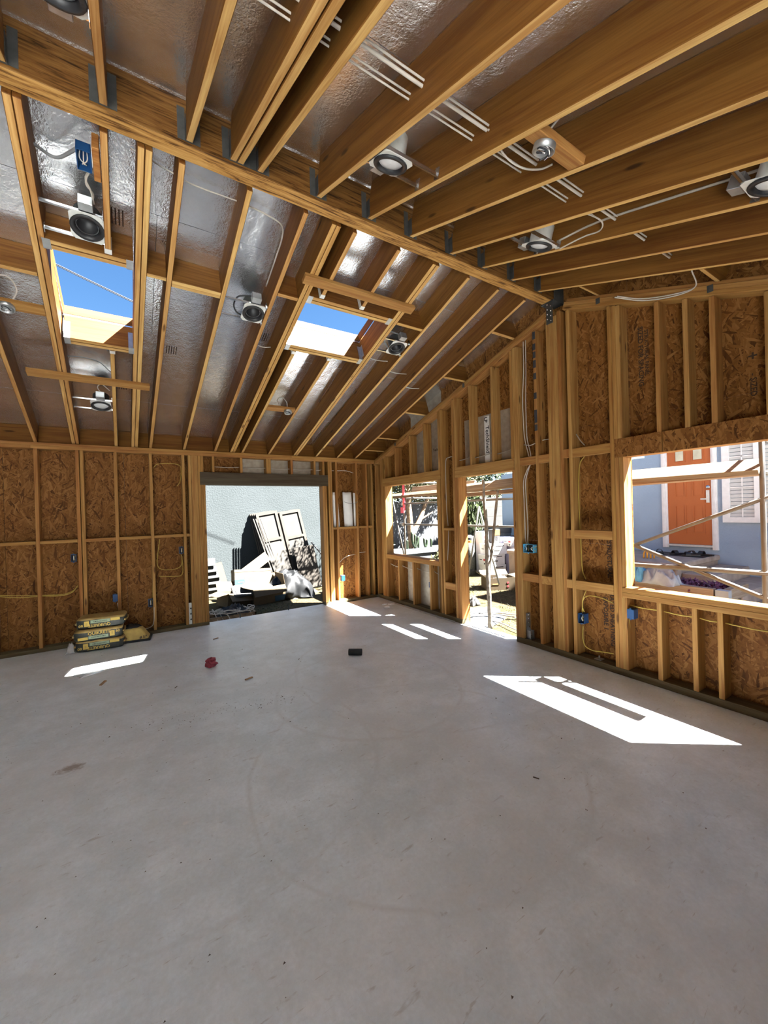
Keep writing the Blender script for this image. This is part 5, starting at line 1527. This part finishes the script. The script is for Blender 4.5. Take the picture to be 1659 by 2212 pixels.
o = obj('leaves', mesh('leaves', *join_geo(g)), LEAFP, sh); o['kind'] = 'stuff'
tube('stem', [(3.3, -2.05, .36), (3.3, -2.05, 1.4)], .02, BARK, sh, sub=1)
bush('window_bush', 'green bush under the house window at the end of the steps', (4.9, -4.62, .95), (.25, .22, .35), 420, .10, LEAF, seed=71)
tag(crumple('grey_rag', (.50, .36, .20), CLOTHG, None, Matrix.Translation((2.52, -3.70, .462)) @ Matrix.Rotation(1.4, 4, 'Z'), seed=51, amp=.8, freq=4), 'pale grey cloth heaped on the planting bed timber', 'cloth')
tag(crumple('blue_rag', (.24, .22, .20), CLOTHB, None, Matrix.Translation((2.52, -3.42, .462)), seed=52, amp=.8, freq=4), 'bright blue cloth heaped beside the grey cloth', 'cloth')
tag(crumple('lilac_rag', (.12, .12, .24), plain('lilac_cloth', (.50, .30, .55), .9), None, Matrix.Translation((2.52, -3.25, .462)), seed=53, amp=.8, freq=4), 'small lilac cloth behind the window jamb beside the blue cloth', 'cloth')

# ---- rubbish heap outside the wide opening
SHX, SHY = .19, .74            # the heap lies close to the neighbour's wall
def leanM(x, y, lean, roll, z=GZ, rz=0.0):
    return Matrix.Translation((x + SHX, y + SHY, z)) @ Matrix.Rotation(rz, 4, 'Z') @ Matrix.Rotation(-lean, 4, 'X') @ Matrix.Rotation(roll, 4, 'Y')
def door_section(M, w_, h_, cells, label, m=PANEL, th=.045):
    """old panelled door section: two stiles, rails and sunk fields"""
    t = thing('panelled_door', label, 'door panel', M=M, group='old panelled doors against the pale wall')
    sw = .06
    for x in (0, w_ - sw): obj('stile', mesh('stile', *box_geo((x, -th, 0), (x + sw, 0, h_))), m, t, M)
    for z in cells: obj('rail', mesh('rail', *box_geo((sw, -th, z), (w_ - sw, 0, z + sw))), m, t, M)
    for a, b in zip(cells, cells[1:]): obj('field', mesh('field', *box_geo((sw, -.018, a + sw), (w_ - sw, -.008, b))), PANELW, t, M)
    return t
roll = math.radians(-8.5)
LN = math.radians(12)
for k in range(4):
    door_section(leanM(-1.42 - .03 * k, 1.72 + .055 * k, LN, roll), .50, 1.83, (0, .55, 1.15, 1.77), ('old tan panelled door leaning in front at the left stack', 'second panelled door in the left stack', 'third panelled door in the left stack', 'panelled door at the back of the left stack')[k])
for k in range(3):
    door_section(leanM(-.86 - .02 * k, 1.76 + .055 * k, LN, roll), .52, 1.85, (0, .6, 1.18, 1.79), ('old tan panelled door leaning in front at the right stack', 'second panelled door in the right stack', 'panelled door at the back of the right stack')[k])
def board(nm, M, w_, h_, th, m, label, cat='board'):
    o = obj(nm, mesh(nm, *box_geo((0, -th, 0), (w_, 0, h_))), m, None, M)
    return tag(o, label, cat)
board('leaning_board', leanM(-1.30, 1.56, LN + .05, roll * 1.5), .40, 1.12, .012, PANELW, 'sunlit cream board leaning on the left panelled doors')
board('leaning_board', leanM(-.80, 1.61, LN, roll * .75), .50, .98, .012, PANEL, 'tan dappled board leaning on the right panelled doors')
for k in range(4):
    board('batten', leanM(-1.34 + .055 * k, 1.60, LN + .01, roll * 1.7), .022, 1.76, .02, PANELW, 'thin cream batten leaning against the left panelled doors', 'batten') ['group'] = 'cream battens'
board('dark_shutter', leanM(-1.62, 2.05, .06, 0), .34, .62, .03, plain('dark_panel', (.10, .10, .09), .7), 'dark slatted shutter standing behind the left panelled doors')
tag(tube('white_pipe', [at(672, 1171, y=2.5), at(700, 1203, y=2.3)], .018, WHITEO, sub=1), 'thin white pipe leaning by the opening jamb', 'pipe')
tag(tube('white_downspout', [(-.45, 2.36, GZ + .03), (.65, 2.52, GZ + .03)], .03, WHITEO, sub=1), 'white pipe lying at the foot of the right doors', 'pipe')
tp = crumple('black_tarp', (1.0, .78, .52), TARP, None, Matrix.Translation((-1.27 + SHX, 1.18 + SHY, GZ)) @ Matrix.Rotation(-.35, 4, 'Z'), seed=61, nx=44, ny=36, amp=.22, freq=3.2)
tag(tp, 'crumpled black plastic tarp heaped beside the cardboard boxes', 'tarp')
cb = carton(Matrix.Translation((-1.98 + SHX, 1.38 + SHY, GZ + .16)) @ Matrix.Rotation(.10, 4, 'Z') @ Matrix.Rotation(-.16, 4, 'X') @ Matrix.Rotation(.06, 4, 'Y'), .78, .22, .46, 'large cardboard box with a blue printed band standing at the back of the heap', CARDP, prints=(('S', -.385, .385, .05, .26, CARDB),))
for (x0, x1, z) in ((-.33, -.2, .19), (-.18, -.06, .19), (.02, .06, .18), (.1, .2, .19), (-.25, .1, .09)):
    obj('print', mesh('print', *box_geo((x0, -.119, z), (x1, -.115, z + .025))), PAPERO, cb, BASE[cb.name])
carton(Matrix.Translation((-1.80 + SHX, .98 + SHY, GZ)) @ Matrix.Rotation(.10, 4, 'Z') @ Matrix.Rotation(-.04, 4, 'Y'), .66, .42, .32, 'open cardboard box with raised flaps at the front of the heap', CARD, (('N', .20, .2), ('S', .16, 2.6), ('E', .22, -.15), ('W', .20, 1.2)), open_=True, prints=(('S', .1, .32, .01, .12, CARDB),))
carton(Matrix.Translation((-2.42 + SHX, 1.02 + SHY, GZ)) @ Matrix.Rotation(.35, 4, 'Z') @ Matrix.Rotation(.12, 4, 'Y'), .52, .40, .26, 'collapsed cardboard box leaning at the left of the heap', CARD, (('N', .2, .5), ('W', .2, 1.9), ('S', .2, 2.3)), open_=True)
bag_ = thing('paper_sack', 'flat grey printed paper sack lying across the cardboard boxes', 'sack', M=Matrix.Translation((-2.16 + SHX, .86 + SHY, GZ + .30)) @ Matrix.Rotation(.12, 4, 'Z') @ Matrix.Rotation(.75, 4, 'X'))
obj('sack_body', pillow_box(.66, .28, .06, 15), PAPERO, bag_, BASE[bag_.name], smooth=True)
for (x0, x1, z0, z1) in ((-.28, -.2, -.08, .02), (-.1, .02, -.02, .02), (.08, .25, -.06, -.03), (-.05, .2, .04, .06)):
    obj('print', mesh('print', *box_geo((x0, z0, .034), (x1, z1, .037))), STEELD, bag_, BASE[bag_.name])
tag(crumple('packing_paper', (.75, .35, .10), CARDP, None, Matrix.Translation((-2.02 + SHX, 1.08 + SHY, GZ + .26)) @ Matrix.Rotation(.1, 4, 'Z'), seed=63, nx=26, ny=16, amp=1.0, freq=9), 'crumpled tan packing paper spilling over the boxes', 'paper')
board('cardboard_sheet', leanM(-2.30, 1.55, .25, math.radians(58), GZ + .52, .05), .22, .82, .008, CARDP, 'long cut cardboard sheet sticking up behind the heap', 'cardboard')
board('cardboard_sheet', leanM(-2.45, 1.62, .2, math.radians(-12), GZ), .12, .80, .006, CARD, 'small bent cardboard piece standing behind the heap', 'cardboard')
for k in range(6):
    o = lumber('siding_plank', (-3.6, 2.85 - .028 * k, GZ + .08 + .135 * k), (-2.1 - .06 * k, 2.85 - .028 * k, GZ + .08 + .135 * k + .03), .02, .165, None, SIDING, up=(0, .2, 1))
    tag(o, 'pale grey siding plank %s in the stack behind the heap' % ('lowest', 'second up', 'third up', 'fourth up', 'fifth up', 'topmost')[k], 'plank', 'grey siding planks')
cr = thing('wire_crate', 'low dark crate full of tangled white wires at the opening edge', 'crate', (-2.5, .52, GZ))
for (a, b) in (((-2.95, .40, GZ), (-2.15, .43, GZ + .14)), ((-2.95, .66, GZ), (-2.15, .69, GZ + .14)), ((-2.95, .40, GZ), (-2.92, .69, GZ + .14)), ((-2.18, .40, GZ), (-2.15, .69, GZ + .14))):
    obj('crate_side', mesh('crate_side', *box_geo(a, b)), BARK, cr)
obj('crate_floor', mesh('crate_floor', *box_geo((-2.95, .40, GZ), (-2.15, .69, GZ + .02))), BARK, cr)
for i in range(14):
    c0 = Vector((rg.uniform(-2.8, -2.3), rg.uniform(.42, .62), GZ + .16))
    r_ = rg.uniform(.06, .16)
    a0 = rg.uniform(0, 6.28)
    pts = [c0 + Vector((math.cos(a0 + k) * r_ * 1.3, math.sin(a0 + k) * r_ * .6, .03 * math.sin(k * 1.7 + i) + .04)) for k in range(6)]
    if i % 3 == 0: pts.append(Vector((pts[-1].x + .06, .30, GZ + .02)))
    cable(pts, .007, CABW, 'white wire in the tangle piled on the dark crate', 'tangled white wires', sub=5)
tag(crumple('white_film', (.5, .25, .12), PAPERO, None, Matrix.Translation((-2.5, .55, GZ + .12)), seed=65, nx=22, ny=14, amp=1.0, freq=9), 'crumpled white film among the tangled wires', 'plastic')
tag(crumple('cardboard_scrap', (.5, .25, .05), CARDP, None, Matrix.Translation((-.9, 1.66, GZ)) @ Matrix.Rotation(.15, 4, 'Z'), seed=66, nx=16, ny=10, amp=.8), 'flattened cardboard scrap in front of the tarp', 'cardboard')
tag(crumple('paper_scrap', (.30, .16, .06), PAPERO, None, Matrix.Translation((-.55, 1.95, GZ)), seed=67, nx=12, ny=8, amp=.8), 'white paper scrap at the end of the tarp', 'paper')
for i, (x, y, s) in enumerate(((-1.95, .42, .16), (-.62, .62, .14), (-.72, .45, .18))):
    tag(obj('wood_scrap', box_mesh(s, s * .3, .02), WL, None, Matrix.Translation((x, y, GZ + .011)) @ Matrix.Rotation(.4 + i, 4, 'Z')), ('pale wood offcut on the dirt before the heap', 'small pale offcut on the dirt near the jamb', 'pale split offcut on the dirt by the slab edge')[i], 'offcut')
# overhead service wires seen in the skylights
for i, (z, dx) in enumerate(((6.0, 0), (6.05, .05), (5.6, -.9))):
    cable([(-9, 3.2 + dx, z + 1.9), (-6, 2.9 + dx, z + .65), (-3, 2.6 + dx, z - .45), (0, 2.4 + dx, z - 1.3)], .007, BLACK, 'dark overhead service wire crossing the sky above the narrow skylight', 'overhead wires')
